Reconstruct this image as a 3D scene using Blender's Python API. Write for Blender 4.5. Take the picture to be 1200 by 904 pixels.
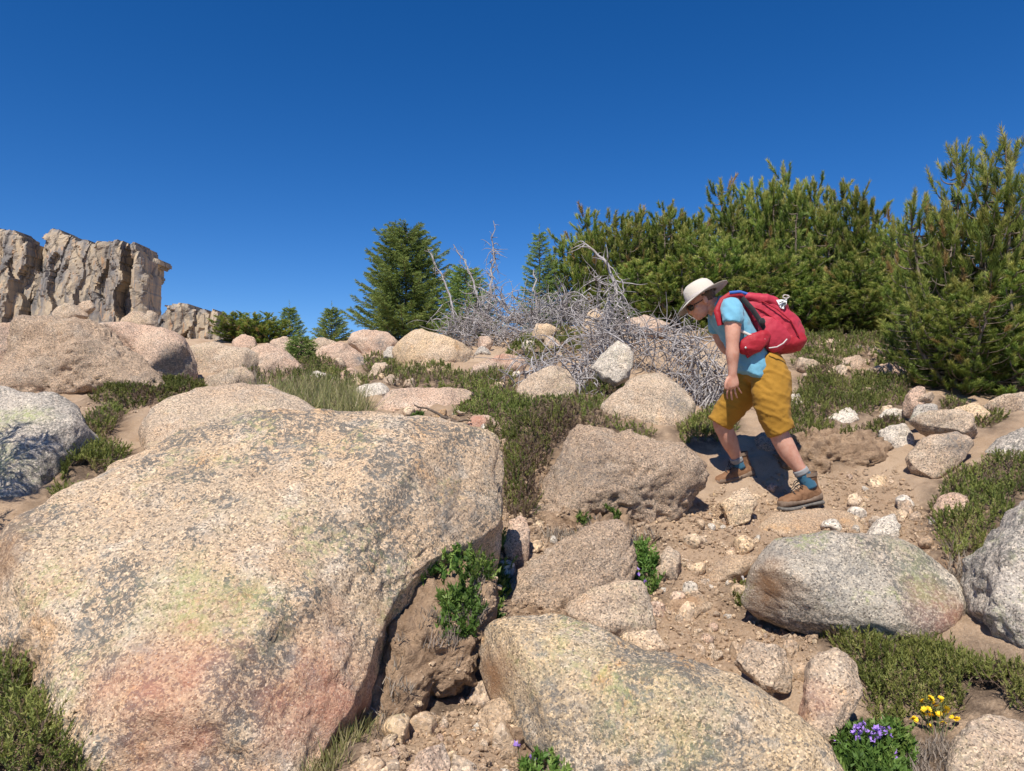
import bpy, bmesh, math, random
import numpy as np
from mathutils import Vector, Matrix

for o in list(bpy.data.objects):
    bpy.data.objects.remove(o)
scene = bpy.context.scene
COL = scene.collection
R = math.radians

# ---------------------------------------------------------------- camera
FPX, CX, CY = 850.0, 600.0, 452.0          # focal length and centre in photo pixels (1200 wide)
EYE = np.array([0.0, 0.0, 1.55])
PITCH = math.atan(28 / FPX)
cam_d = bpy.data.cameras.new('camera')
cam_d.sensor_width = 36.0
cam_d.lens = FPX / 1200 * 36.0
cam_d.clip_start = 0.05
cam_d.clip_end = 6000
cam = bpy.data.objects.new('camera', cam_d)
cam.location = EYE
cam.rotation_euler = (R(90) + PITCH, 0, 0)
COL.objects.link(cam)
scene.camera = cam

# ---------------------------------------------------------------- world, sun, exposure
SUN_EL, SUN_AZ = R(56), R(197)     # azimuth clockwise from +Y: behind the camera, a little to the left
world = bpy.data.worlds.new('World')
scene.world = world
world.use_nodes = True
wn = world.node_tree.nodes
wl = world.node_tree.links
wn.clear()
sky = wn.new('ShaderNodeTexSky')
sky.sky_type = 'NISHITA'
sky.sun_disc = False
sky.sun_elevation = SUN_EL
sky.sun_rotation = SUN_AZ
sky.altitude = 2600
sky.air_density = 1.0
sky.dust_density = 0.0
sky.ozone_density = 4.0
hs = wn.new('ShaderNodeHueSaturation')
hs.inputs['Hue'].default_value = 0.508
hs.inputs['Saturation'].default_value = 1.32
hs.inputs['Value'].default_value = 1.0
bg = wn.new('ShaderNodeBackground')
bg.inputs['Strength'].default_value = 0.093
wo = wn.new('ShaderNodeOutputWorld')
wl.new(sky.outputs[0], hs.inputs['Color'])
wl.new(hs.outputs[0], bg.inputs['Color'])
wl.new(bg.outputs[0], wo.inputs['Surface'])

sd = bpy.data.lights.new('sun', 'SUN')
sd.energy = 4.6
sd.angle = R(0.53)
sd.color = (1.0, 0.94, 0.84)
sun = bpy.data.objects.new('sun', sd)
COL.objects.link(sun)
sdir = Vector((math.sin(SUN_AZ) * math.cos(SUN_EL), math.cos(SUN_AZ) * math.cos(SUN_EL), math.sin(SUN_EL)))
sun.rotation_euler = sdir.to_track_quat('Z', 'Y').to_euler()
sun.location = (-3, -6, 12)

scene.view_settings.view_transform = 'Standard'
scene.view_settings.look = 'None'
scene.view_settings.exposure = 0.47
scene.view_settings.gamma = 1.0
scene.view_settings.use_curve_mapping = False

scene.cycles.max_bounces = 5
scene.cycles.diffuse_bounces = 3
scene.cycles.transmission_bounces = 3

# ---------------------------------------------------------------- helpers
rng = np.random.default_rng(7)
_cp, _sp = math.cos(PITCH), math.sin(PITCH)

def ray(px, py):
    """direction through a photo pixel, scaled so that its y component is 1"""
    u = (np.asarray(px, float) - CX) / FPX
    v = (CY - np.asarray(py, float)) / FPX
    dy = _cp - v * _sp
    dz = _sp + v * _cp
    return np.stack([u / dy, np.ones_like(u), dz / dy], -1)

def P(px, py, d):
    return EYE + ray(px, py) * np.asarray(d, float)[..., None]

def V(px, py, d):
    return Vector(P(px, py, d))

def _hash(ix, iy, iz, seed):
    h = (ix.astype(np.uint32) * np.uint32(374761393) + iy.astype(np.uint32) * np.uint32(668265263)
         + iz.astype(np.uint32) * np.uint32(2246822519) + np.uint32(seed * 3266489917 & 0xffffffff))
    h = (h ^ (h >> np.uint32(15))) * np.uint32(2246822519)
    h = (h ^ (h >> np.uint32(13))) * np.uint32(3266489917)
    h = h ^ (h >> np.uint32(16))
    return h.astype(np.float64) / 4294967295.0

def vnoise(p, seed=0):
    i = np.floor(p).astype(np.int64)
    f = p - i
    f = f * f * f * (f * (f * 6 - 15) + 10)
    out = 0
    for dx in (0, 1):
        wx = f[:, 0] if dx else 1 - f[:, 0]
        for dy in (0, 1):
            wy = f[:, 1] if dy else 1 - f[:, 1]
            for dz in (0, 1):
                wz = f[:, 2] if dz else 1 - f[:, 2]
                out = out + wx * wy * wz * _hash(i[:, 0] + dx, i[:, 1] + dy, i[:, 2] + dz, seed)
    return out * 2 - 1

def fbm(p, octs=4, seed=0, lac=2.03, gain=0.5):
    a, s = 1.0, 0
    for k in range(octs):
        s = s + a * vnoise(p, seed + k * 17)
        p = p * lac + 13.7
        a *= gain
    return s

def mesh_np(name, verts, faces, smooth=True):
    """faces: (n,3) or (n,4) int array, or a list of such arrays"""
    me = bpy.data.meshes.new(name)
    verts = np.asarray(verts, np.float32)
    fl = faces if isinstance(faces, list) else [faces]
    fl = [np.asarray(f, np.int32) for f in fl if len(f)]
    me.vertices.add(len(verts))
    me.vertices.foreach_set('co', verts.ravel())
    nl = sum(f.size for f in fl)
    me.loops.add(nl)
    me.loops.foreach_set('vertex_index', np.concatenate([f.ravel() for f in fl]))
    np_ = sum(len(f) for f in fl)
    me.polygons.add(np_)
    tot = np.concatenate([np.full(len(f), f.shape[1], np.int32) for f in fl])
    st = np.concatenate([[0], np.cumsum(tot)[:-1]]).astype(np.int32)
    me.polygons.foreach_set('loop_start', st)
    me.polygons.foreach_set('loop_total', tot)
    me.polygons.foreach_set('use_smooth', np.full(np_, smooth, bool))
    me.update(calc_edges=True)
    return me

def attr_f(me, name, vals):
    a = me.attributes.new(name, 'FLOAT', 'POINT')
    a.data.foreach_set('value', np.asarray(vals, np.float32))

def link(name, me, mat=None, parent=None, loc=None):
    o = bpy.data.objects.new(name, me)
    COL.objects.link(o)
    if mat is not None and me is not None and not me.materials:
        me.materials.append(mat)
    if parent is not None:
        o.parent = parent
    if loc is not None:
        o.location = loc
    return o

def tag(o, label, cat, group=None, kind=None):
    if label: o['label'] = label
    if cat: o['category'] = cat
    if group: o['group'] = group
    if kind: o['kind'] = kind
    return o

def empty(name, loc, label, cat, group=None):
    o = bpy.data.objects.new(name, None)
    COL.objects.link(o)
    o.location = loc
    o.empty_display_size = 0.1
    return tag(o, label, cat, group)

# ---------------------------------------------------------------- node helpers
class NT:
    def __init__(self, name):
        self.mat = bpy.data.materials.new(name)
        self.mat.use_nodes = True
        self.n = self.mat.node_tree.nodes
        self.l = self.mat.node_tree.links
        self.n.clear()
        self.out = self.n.new('ShaderNodeOutputMaterial')
        self.b = self.n.new('ShaderNodeBsdfPrincipled')
        self.l.new(self.b.outputs[0], self.out.inputs[0])
        self.b.inputs['Roughness'].default_value = 0.9
        self.b.inputs['Specular IOR Level'].default_value = 0.25

    def put(self, sock, v):
        if isinstance(v, bpy.types.NodeSocket):
            self.l.new(v, sock)
        elif isinstance(v, (tuple, list)) and len(v) == 3 and sock.type == 'RGBA':
            sock.default_value = (*v, 1)
        else:
            sock.default_value = v

    def coord(self, kind='Object', rand=False, scale=None):
        c = self.n.new('ShaderNodeTexCoord').outputs[kind]
        if rand:
            oi = self.n.new('ShaderNodeObjectInfo')
            m = self.n.new('ShaderNodeVectorMath'); m.operation = 'MULTIPLY_ADD'
            self.l.new(c, m.inputs[0])
            m.inputs[1].default_value = (1, 1, 1)
            s = self.math('MULTIPLY', oi.outputs['Random'], 57.0)
            self.l.new(s, m.inputs[2])
            c = m.outputs[0]
        if scale:
            c = self.vmul(c, scale)
        return c

    def vmul(self, c, s):
        m = self.n.new('ShaderNodeVectorMath'); m.operation = 'MULTIPLY'
        self.l.new(c, m.inputs[0]); m.inputs[1].default_value = s
        return m.outputs[0]

    def vadd(self, a, b):
        m = self.n.new('ShaderNodeVectorMath'); m.operation = 'ADD'
        self.put(m.inputs[0], a); self.put(m.inputs[1], b)
        return m.outputs[0]

    def noise(self, vec, scale, detail=4, rough=0.55, dist=0.0, out='Fac'):
        t = self.n.new('ShaderNodeTexNoise')
        self.l.new(vec, t.inputs['Vector'])
        t.inputs['Scale'].default_value = scale
        t.inputs['Detail'].default_value = detail
        t.inputs['Roughness'].default_value = rough
        t.inputs['Distortion'].default_value = dist
        return t.outputs[out]

    def voro(self, vec, scale, feature='F1', out='Color', rand=1.0):
        t = self.n.new('ShaderNodeTexVoronoi')
        t.feature = feature
        self.l.new(vec, t.inputs['Vector'])
        t.inputs['Scale'].default_value = scale
        t.inputs['Randomness'].default_value = rand
        return t.outputs[out]

    def math(self, op, a, b=0.0, c=0.0, clamp=False):
        m = self.n.new('ShaderNodeMath'); m.operation = op; m.use_clamp = clamp
        self.put(m.inputs[0], a); self.put(m.inputs[1], b)
        if len(m.inputs) > 2: self.put(m.inputs[2], c)
        return m.outputs[0]

    def ramp(self, f, stops, interp='LINEAR'):
        r = self.n.new('ShaderNodeValToRGB')
        r.color_ramp.interpolation = interp
        e = r.color_ramp.elements
        while len(e) < len(stops): e.new(0.5)
        for el, (p, c) in zip(e, stops):
            el.position = p
            el.color = (*c, 1) if len(c) == 3 else c
        self.l.new(f, r.inputs[0])
        return r.outputs[0]

    def step(self, f, lo, hi):
        m = self.n.new('ShaderNodeMapRange')
        m.interpolation_type = 'SMOOTHSTEP'
        self.l.new(f, m.inputs[0])
        m.inputs[1].default_value = lo; m.inputs[2].default_value = hi
        return m.outputs[0]

    def mix(self, f, a, b, mode='MIX'):
        m = self.n.new('ShaderNodeMix'); m.data_type = 'RGBA'; m.blend_type = mode
        self.put(m.inputs[0], f); self.put(m.inputs[6], a); self.put(m.inputs[7], b)
        return m.outputs[2]

    def sep(self, c):
        s = self.n.new('ShaderNodeSeparateColor'); self.l.new(c, s.inputs[0])
        return s.outputs

    def attr(self, name, out='Fac'):
        a = self.n.new('ShaderNodeAttribute'); a.attribute_name = name
        return a.outputs[out]

    def bump(self, h, strength=0.5, dist=0.01, normal=None):
        b = self.n.new('ShaderNodeBump')
        b.inputs['Strength'].default_value = strength
        b.inputs['Distance'].default_value = dist
        self.l.new(h, b.inputs['Height'])
        if normal is not None: self.l.new(normal, b.inputs['Normal'])
        return b.outputs[0]

    def done(self, color=None, rough=None, normal=None):
        if color is not None: self.put(self.b.inputs['Base Color'], color)
        if rough is not None: self.put(self.b.inputs['Roughness'], rough)
        if normal is not None: self.put(self.b.inputs['Normal'], normal)
        return self.mat
# ---------------------------------------------------------------- terrain: a slope that climbs to a crest about 14 m away
CTRL = [  # (photo x, photo y, metres ahead)
    (480, 895, 2.35), (430, 905, 2.2), (540, 850, 2.6), (540, 800, 2.95), (500, 745, 3.25), (530, 690, 3.45), (620, 690, 3.75), (590, 640, 4.0),
    (640, 900, 2.5), (780, 830, 3.0), (860, 880, 2.55), (790, 745, 3.55), (830, 690, 3.95), (830, 640, 4.35), (840, 605, 4.7), (870, 575, 5.1),
    (935, 602, 4.85), (1000, 585, 4.9), (1060, 600, 4.6), (1050, 560, 5.1), (900, 545, 5.35), (980, 540, 5.4), (960, 512, 5.75), (830, 535, 5.45), (890, 512, 5.7),
    (1000, 480, 6.4), (940, 460, 7.0), (1000, 440, 7.6), (960, 405, 9.3), (1020, 395, 10.0), (900, 390, 10.6), (820, 385, 11.0),
    (1130, 478, 6.3), (1190, 480, 6.2), (1100, 500, 5.8), (1180, 540, 4.9), (1100, 620, 4.3), (1110, 690, 3.55), (930, 760, 3.3), (1040, 790, 3.1), (1090, 860, 2.75),
    (1170, 850, 2.7), (1260, 780, 2.7), (1260, 560, 4.4), (930, 890, 2.45), (1000, 900, 2.45),
    (610, 560, 4.9), (620, 510, 5.35), (720, 600, 4.6), (700, 495, 5.7), (780, 505, 5.7), (560, 500, 5.6), (640, 480, 6.1), (560, 460, 7.0), (700, 460, 6.8), (820, 470, 6.9),
    (640, 415, 8.6), (700, 395, 9.6), (560, 412, 9.4), (780, 400, 9.6), (480, 450, 7.4), (430, 500, 5.4), (330, 485, 5.6), (300, 520, 4.7), (400, 440, 8.0), (330, 455, 7.4), (480, 410, 11.0), (400, 402, 12.0),
    (230, 452, 7.2), (150, 462, 6.5), (110, 480, 5.8), (90, 540, 4.6), (60, 600, 3.9), (20, 850, 2.35), (-60, 860, 2.3), (-80, 620, 3.6), (0, 480, 5.8), (-100, 480, 5.8), (-100, 420, 9.0), (60, 420, 8.6), (60, 385, 12.0),
    (210, 415, 10.0), (300, 405, 12.5), (350, 398, 14.0), (480, 396, 14.0), (580, 392, 13.0), (700, 380, 13.0), (850, 372, 13.5), (1000, 372, 13.0), (1100, 400, 10.5), (1250, 420, 9.0), (1350, 400, 11.0), (1400, 520, 5.0), (1400, 700, 3.0), (180, 398, 13.5), (-150, 390, 13.5),
]
_c = np.array(CTRL, float)
CP = P(_c[:, 0], _c[:, 1], _c[:, 2])
extra = []   # hand-set ground outside the view: around and behind the camera, and the far side of the crest
for x in (-7, -3.5, -1, 1, 3.5, 7):
    extra += [(x, 0.6, 0.12), (x, -1.5, -0.30), (x, -5, -1.1)]
for x in (-22, -14, -7, 0, 7, 14, 22):
    extra += [(x, 18, 2.75), (x, 26, 2.6), (x, 40, 1.2)]
for s in (-1, 1):
    extra += [(s * 8, 6, 1.6), (s * 14, 6, 1.6), (s * 12, 2.0, .5), (s * 14, 12, 2.6), (s * 22, 8, 1.9), (s * 22, -5, -1)]
CP = np.vstack([CP, np.array(extra, float)])
_xy = CP[:, :2]

def _phi(a, b):
    r = np.linalg.norm(a[:, None, :] - b[None, :, :], axis=-1)
    return r                                 # linear radial basis: no overshoot
_n = len(CP)
_A = np.zeros((_n + 3, _n + 3))
_A[:_n, :_n] = _phi(_xy, _xy) - 0.05 * np.eye(_n)
_A[:_n, _n] = 1; _A[:_n, _n + 1:] = _xy
_A[_n:, :_n] = _A[:_n, _n:].T
_w = np.linalg.solve(_A, np.concatenate([CP[:, 2], np.zeros(3)]))

def ground_z(x, y, fine=True):
    x = np.atleast_1d(np.asarray(x, float)).ravel(); y = np.atleast_1d(np.asarray(y, float)).ravel()
    out = np.empty_like(x)
    for s in range(0, len(x), 20000):
        q = np.stack([x[s:s + 20000], y[s:s + 20000]], -1)
        qc = np.clip(q, (-24, -6), (24, 42))
        z = _phi(qc, _xy) @ _w[:_n] + _w[_n] + qc @ _w[_n + 1:]
        far = np.linalg.norm(q - qc, axis=1)
        z = z - far * 0.06
        out[s:s + 20000] = z
    if fine:
        p = np.stack([x, y, np.zeros_like(x)], -1)
        near = np.clip(1.0 - (np.hypot(x, y) - 16) / 10, 0, 1)
        out = out + near * (0.04 * fbm(p * 2.2, 3, 3) + 0.028 * fbm(p * 8, 4, 11)) + (1 - near) * 0.5 * fbm(p * 0.11, 3, 5)
    return out

DS = np.concatenate([np.arange(1.6, 8, 0.02), np.arange(8, 20, 0.05)])
def hit(px, py):
    """where the ray through a photo pixel first meets the ground; returns depth y"""
    px = np.atleast_1d(np.asarray(px, float)); py = np.atleast_1d(np.asarray(py, float))
    res = np.full(px.shape, np.nan)
    for i, (a, b) in enumerate(zip(px, py)):
        pts = EYE + ray(a, b)[None, :] * DS[:, None]
        below = pts[:, 2] <= ground_z(pts[:, 0], pts[:, 1], False)
        k = np.argmax(below)
        if below[k]: res[i] = DS[k]
    return res

def grow(start, step, ratio, limit):
    v = [start]
    while v[-1] < limit:
        v.append(v[-1] + step); step *= ratio
    return v
xs = np.array(list(np.arange(-2.6, 2.6, 0.034)))
xp = grow(xs[-1] + .034, .034, 1.016, 10.0); xp = xp + grow(xp[-1] + .2, .25, 1.25, 3500)
xs = np.concatenate([-np.array(xp[::-1]), xs, np.array(xp)])
ys = list(np.arange(1.5, 5.6, 0.032)); ys += grow(ys[-1] + .032, .032, 1.016, 18); ys += grow(ys[-1] + .3, .35, 1.22, 3500)
yb = grow(-1.46, .05, 1.15, 3000)
ys = np.concatenate([-np.array(yb[::-1]), np.array(ys)])
GX, GY = np.meshgrid(xs, ys)
GZ = ground_z(GX, GY)
nxg, nyg = len(xs), len(ys)
idx = np.arange(nxg * nyg).reshape(nyg, nxg)
gf = np.stack([idx[:-1, :-1], idx[:-1, 1:], idx[1:, 1:], idx[1:, :-1]], -1).reshape(-1, 4)
ground_me = mesh_np('ground', np.stack([GX.ravel(), GY.ravel(), GZ], -1), gf)
HUMUS = np.zeros(nxg * nyg)      # filled by the plant patches: leaf litter and dark soil

t = NT('soil')
c = t.coord()
n1 = t.noise(c, 1.6, 4, .6); n2 = t.noise(c, 11, 5, .65); n3 = t.noise(c, 90, 4, .75)
col = t.ramp(n1, [(.3, (.43, .28, .17)), (.5, (.53, .365, .235)), (.72, (.60, .44, .30))])
col = t.mix(t.math('MULTIPLY', t.step(n2, .52, .72), .6), col, (.34, .215, .13))
gr = t.sep(t.voro(t.vadd(c, t.noise(c, 30, 2, out='Color')), 75))[0]
col = t.mix(t.math('MULTIPLY', t.step(gr, .68, .8), .6), col, (.66, .55, .43))
col = t.mix(t.math('MULTIPLY', t.step(n3, .56, .72), .5), col, (.25, .16, .10))
hum = t.math('MULTIPLY', t.attr('humus'), t.step(t.noise(c, 14, 4, .7), .25, .6))
col = t.mix(hum, col, t.ramp(n3, [(.3, (.095, .062, .042)), (.7, (.25, .18, .125))]))
h = t.math('ADD', t.math('MULTIPLY', n3, .6), t.math('MULTIPLY', gr, .35))
h = t.math('ADD', h, t.math('MULTIPLY', n2, .9))
M_SOIL = t.done(col, .95, t.bump(h, .8, .014))
ground = link('ground', ground_me, M_SOIL)
tag(ground, 'tan sandy soil of the mountain slope with a worn footpath', None, kind='structure')
# ---------------------------------------------------------------- granite
def granite(name, A, B, dark=.5, green=.2, orange=.3, pale=.3, bump=.7, spec=1.0):
    """A/B: two body tints; dark: black-grey lichen; green: map lichen; orange: iron staining"""
    t = NT(name)
    c = t.coord('Object', True)
    big = t.noise(c, 2.1, 4, .6); mid = t.noise(c, 7.5, 5, .65); fine = t.noise(c, 42, 4, .7)
    col = t.mix(t.step(big, .36, .62), A, B)
    col = t.mix(t.math('MULTIPLY', t.step(t.noise(t.vadd(c, (3.1, 7, 2)), 4.2, 5, .7), .56, .72), orange), col, (.58, .32, .13))
    col = t.mix(t.math('MULTIPLY', t.step(t.noise(t.vadd(c, (9, 1, 4)), 5.5, 5, .7), .5, .68), pale), col, (.60, .54, .46))
    # crystals: feldspar, quartz, mica
    v = t.sep(t.voro(c, 150))
    cr = t.ramp(v[0], [(0, (.20, .18, .17)), (.12, (.48, .46, .45)), (.22, (.84, .81, .78)), (.5, (1.02, 1.0, .98)), (.72, (1.28, 1.2, 1.1)), (.88, (1.6, 1.55, 1.46))], 'CONSTANT')
    col = t.mix(.75 * spec, col, t.mix(1.0, col, cr, 'MULTIPLY'))
    # dark lichen flecks, clustered
    clus = t.step(t.noise(t.vadd(c, (5, 5, 1)), 3.0, 3, .6), .42, .62)
    fl = t.noise(t.vadd(c, (1, 8, 3)), 52, 4, .72, .5)
    sp = t.step(t.math('ADD', fl, t.math('MULTIPLY', clus, .14)), .60, .65)
    col = t.mix(t.math('MULTIPLY', sp, dark * .9), col, t.mix(fine, (.055, .057, .056), (.17, .165, .15)))
    haze = t.math('MULTIPLY', t.step(t.noise(t.vadd(c, (2, 2, 9)), 8, 6, .78), .53, .66), dark * .5)
    col = t.mix(haze, col, (.24, .24, .225))
    # map lichen
    gm = t.math('MULTIPLY', t.step(t.noise(t.vadd(c, (4, 1, 7)), 3.3, 2, .5), .52, .66), t.step(t.noise(t.vadd(c, (4, 8, 7)), 30, 4, .75), .46, .62))
    col = t.mix(t.math('MULTIPLY', gm, green), col, (.38, .42, .17))
    # stains with a place of their own (vertex attributes, zero on most rocks)
    pat = t.step(mid, .30, .62)
    brk = t.step(t.noise(c, 33, 4, .75), .40, .60)
    col = t.mix(t.math('MULTIPLY', t.attr('st_pink'), t.math('MULTIPLY_ADD', pat, .5, .35)), col, (.46, .20, .135))
    col = t.mix(t.math('MULTIPLY', t.attr('st_green'), t.math('MULTIPLY_ADD', brk, .75, .15)), col, (.37, .41, .17))
    col = t.mix(t.math('MULTIPLY', t.attr('st_grey'), t.math('MULTIPLY_ADD', brk, .8, .1)), col, (.14, .14, .138))
    col = t.mix(t.math('MULTIPLY', t.attr('st_brown'), t.math('MULTIPLY_ADD', pat, .5, .45)), col, (.33, .19, .105))
    # fine crustose lichen and mica salt-and-pepper
    salt = t.noise(c, 150, 3, .8)
    col = t.mix(t.math('MULTIPLY', t.step(salt, .58, .66), .5), col, (.17, .15, .135))
    col = t.mix(t.math('MULTIPLY', t.step(salt, .42, .34), .45), col, (.74, .68, .60))
    hsv = t.n.new('ShaderNodeHueSaturation'); hsv.inputs['Saturation'].default_value = 1.06; hsv.inputs['Value'].default_value = 1.06
    t.l.new(col, hsv.inputs['Color']); col = hsv.outputs[0]
    h = t.math('ADD', t.math('MULTIPLY', fine, 1.0), t.math('MULTIPLY', v[2], .25))
    h = t.math('ADD', h, t.math('MULTIPLY', mid, 1.6))
    h = t.math('ADD', h, t.math('MULTIPLY', salt, .8))
    return t.done(col, .88, t.bump(h, bump, .012))

G = {
    'big':   granite('granite_big', (.52, .41, .30), (.55, .41, .285), dark=.95, green=.4, orange=.5, pale=.5, bump=.85),
    'tan':   granite('granite_tan', (.50, .40, .305), (.46, .35, .26), dark=.35, green=.12, orange=.35, pale=.35, bump=.8),
    'pink':  granite('granite_pink', (.53, .405, .315), (.51, .365, .28), dark=.3, green=.08, orange=.2, pale=.35, bump=.8),
    'grey':  granite('granite_grey', (.44, .40, .355), (.48, .43, .375), dark=.75, green=.25, orange=.15, pale=.6, bump=.8),
    'oval':  granite('granite_oval', (.46, .415, .35), (.44, .37, .30), dark=.85, green=.8, orange=.25, pale=.65, bump=.95),
    'gold':  granite('granite_gold', (.52, .40, .265), (.48, .385, .29), dark=.85, green=.42, orange=.85, pale=.5, bump=.9),
    'white': granite('granite_white', (.58, .53, .46), (.54, .485, .42), dark=.3, green=.15, orange=.15, pale=.7, bump=.7),
    'yellow': granite('granite_yellow', (.56, .42, .28), (.54, .42, .31), dark=.22, green=.15, orange=.55, pale=.3, bump=.7),
    'rough': granite('granite_rough', (.52, .395, .295), (.48, .36, .265), dark=.35, green=.04, orange=.2, pale=.25, bump=1.2),
    'dirt':  granite('granite_dirty', (.46, .345, .24), (.42, .30, .205), dark=.15, green=.02, orange=.4, pale=.2, bump=.8, spec=.7),
}

_ico = {}
def ico(n):
    if n not in _ico:
        bm = bmesh.new()
        bmesh.ops.create_icosphere(bm, subdivisions=n, radius=1.0)
        v = np.array([x.co[:] for x in bm.verts]); f = np.array([[q.index for q in p.verts] for p in bm.faces])
        v /= np.linalg.norm(v, axis=1)[:, None]
        bm.free()
        _ico[n] = (v, f)
    return _ico[n]

def polar(poly, smooth=3):
    """largest radius of a closed polygon (n,2) about its origin for 360 directions"""
    th = np.radians(np.arange(360)); d = np.stack([np.cos(th), np.sin(th)], -1)
    r = np.zeros(360)
    for i in range(len(poly)):
        a = poly[i]; e = poly[(i + 1) % len(poly)] - a
        den = d[:, 0] * e[1] - d[:, 1] * e[0]
        den = np.where(abs(den) < 1e-9, 1e-9, den)
        s = (a[0] * e[1] - a[1] * e[0]) / den
        u = (a[0] * d[:, 1] - a[1] * d[:, 0]) / den
        ok = (u >= -1e-6) & (u <= 1 + 1e-6) & (s > 0)
        r = np.where(ok, np.maximum(r, s), r)
    bad = r <= 0
    if bad.any():
        k = np.arange(360); r[bad] = np.interp(k[bad], k[~bad], r[~bad], period=360)
    if smooth:
        k = np.exp(-0.5 * (np.arange(-12, 13) / smooth) ** 2); k /= k.sum()
        r = np.convolve(np.concatenate([r[-12:], r, r[:12]]), k, 'valid')
    return r

ROCKS = []
def rock(label, poly, mat='tan', d=None, k=.35, m=0.0, front=.48, back=.55, e=2.8, cuts=8, rough=1.0, res=5,
         embed=.22, seed=None, stains=(), name='boulder', cat='boulder', group=None, planes=(), smooth=3, dbase=0.0):
    """A boulder: its outline lies in a plane leaning back by k (metres back per metre up) at depth d
    and bulges out of it to both sides; front/back are the thicknesses as a share of its half width."""
    seed = seed if seed is not None else len(ROCKS) * 7 + 3
    r_ = np.random.default_rng(seed)
    pp = np.array(poly, float)
    c0 = (pp.min(0) + pp.max(0)) / 2
    yb = pp[:, 1].max()
    if d is None:
        hb = hit(c0[0], yb - 2)[0]
        d = (hb if np.isfinite(hb) else 12.0)
        w_ = (pp[:, 0].max() - pp[:, 0].min()) / FPX * d
        d = d + w_ * .22 + dbase
    pc = P(c0[0], c0[1], d)
    # outline on the leaning plane y = d + k (z - zc) + m (x - xc)
    pr = ray(pp[:, 0], pp[:, 1])
    dep = (d + k * (EYE[2] - pc[2]) + m * (EYE[0] - pc[0])) / (1 - k * pr[:, 2] - m * pr[:, 0])
    W = EYE + pr * dep[:, None]
    nrm = np.array([m, -1.0, k]); nrm /= np.linalg.norm(nrm)          # towards the camera and up
    ax = np.array([1.0, m, 0.0]); ax /= np.linalg.norm(ax)
    ay = np.cross(nrm, ax); ay /= np.linalg.norm(ay)
    if ay[2] < 0: ay = -ay
    q = np.stack([(W - pc) @ ax, (W - pc) @ ay], -1)
    size = .5 * (np.ptp(q[:, 0]) + np.ptp(q[:, 1])) / 2
    if embed:
        lo = q[:, 1] < (q[:, 1].min() * .45)
        q[lo, 1] -= embed * np.ptp(q[:, 1])
    ctr = (q.min(0) + q.max(0)) / 2
    q = q - ctr; pc = pc + ax * ctr[0] + ay * ctr[1]
    rr = polar(q, smooth)
    s, f = ico(res)
    rho = np.hypot(s[:, 0], s[:, 1])
    tt = (rho ** e + abs(s[:, 2]) ** e) ** (-1 / e)
    th = np.degrees(np.arctan2(s[:, 1], s[:, 0])) % 360
    rad = np.interp(th, np.arange(361), np.append(rr, rr[0]))
    L = np.stack([s[:, 0] * tt * rad, s[:, 1] * tt * rad,
                  s[:, 2] * tt * size * np.where(s[:, 2] > 0, front, back)], -1)
    L[:, 2] *= 1 + .15 * vnoise(s * 1.6 + seed, seed)
    pl = list(planes)
    for _ in range(cuts):                                           # broken facets
        n = r_.normal(size=3); n[2] = abs(n[2]) * .9 + .35; n /= np.linalg.norm(n)
        pl.append((n, r_.uniform(.60, .86)))
    for n, off in pl:
        n = np.asarray(n, float); n = n / np.linalg.norm(n)
        sd_ = L @ n; mx = sd_.max()
        ov = np.maximum(0, sd_ - off * mx)
        L = L - n * (ov * .88)[:, None]
    nd = s.copy()
    q3 = L / size
    amp = size * rough
    disp = .050 * fbm(q3 * 1.9 + seed, 3, seed) + .030 * np.maximum(0, fbm(q3 * 4.2 + seed * 2, 3, seed + 5))
    ridge = 1 - abs(fbm(L * 7 + seed, 3, seed + 9)); disp -= .012 * np.clip(ridge - .75, 0, 1) * 4
    disp -= (.045 if mat == 'rough' else .022) * np.clip(fbm(q3 * 9 + seed, 3, seed + 13) - .2, 0, 1)
    L = L + nd * (disp * amp)[:, None]
    L = L + nd * ({'earth': .012, 'rough': .009}.get(mat, .006) * rough * fbm(L * 24 + seed, 3, seed + 21))[:, None]
    if mat == 'earth':
        cl_ = fbm(L * 11 + seed, 3, seed + 40)
        L = L + nd * (.030 * np.clip(np.abs(cl_) - .15, 0, .5) * rough - .012 * np.clip(fbm(L * 45 + seed, 2, seed + 50), 0, 1))[:, None]
    Wd = L[:, :1] * ax + L[:, 1:2] * ay + L[:, 2:3] * nrm
    me = mesh_np(name, Wd, f)
    for kind in {x[0] for x in stains}:
        val = np.zeros(len(Wd))
        for kd, sx, sy, sr, *am in stains:
            if kd != kind: continue
            rr_ = ray(sx, sy)
            dd = (d + k * (EYE[2] - P(c0[0], c0[1], d)[2]) + m * (EYE[0] - P(c0[0], c0[1], d)[0])) / (1 - k * rr_[2] - m * rr_[0])
            cc = EYE + rr_ * dd - pc
            dl = (Wd - cc); dist = np.linalg.norm(dl - np.outer(dl @ nrm, nrm) * .5, axis=1) / (sr / FPX * d)
            dist = dist + .45 * fbm(Wd * 5, 3, 31)
            val = np.maximum(val, np.clip(1.25 - dist, 0, 1) * (am[0] if am else 1))
        attr_f(me, 'st_' + kind, val)
    o = link(name, me, G[mat], loc=pc)
    tag(o, label, cat, group)
    ROCKS.append(o)
    return o

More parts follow.
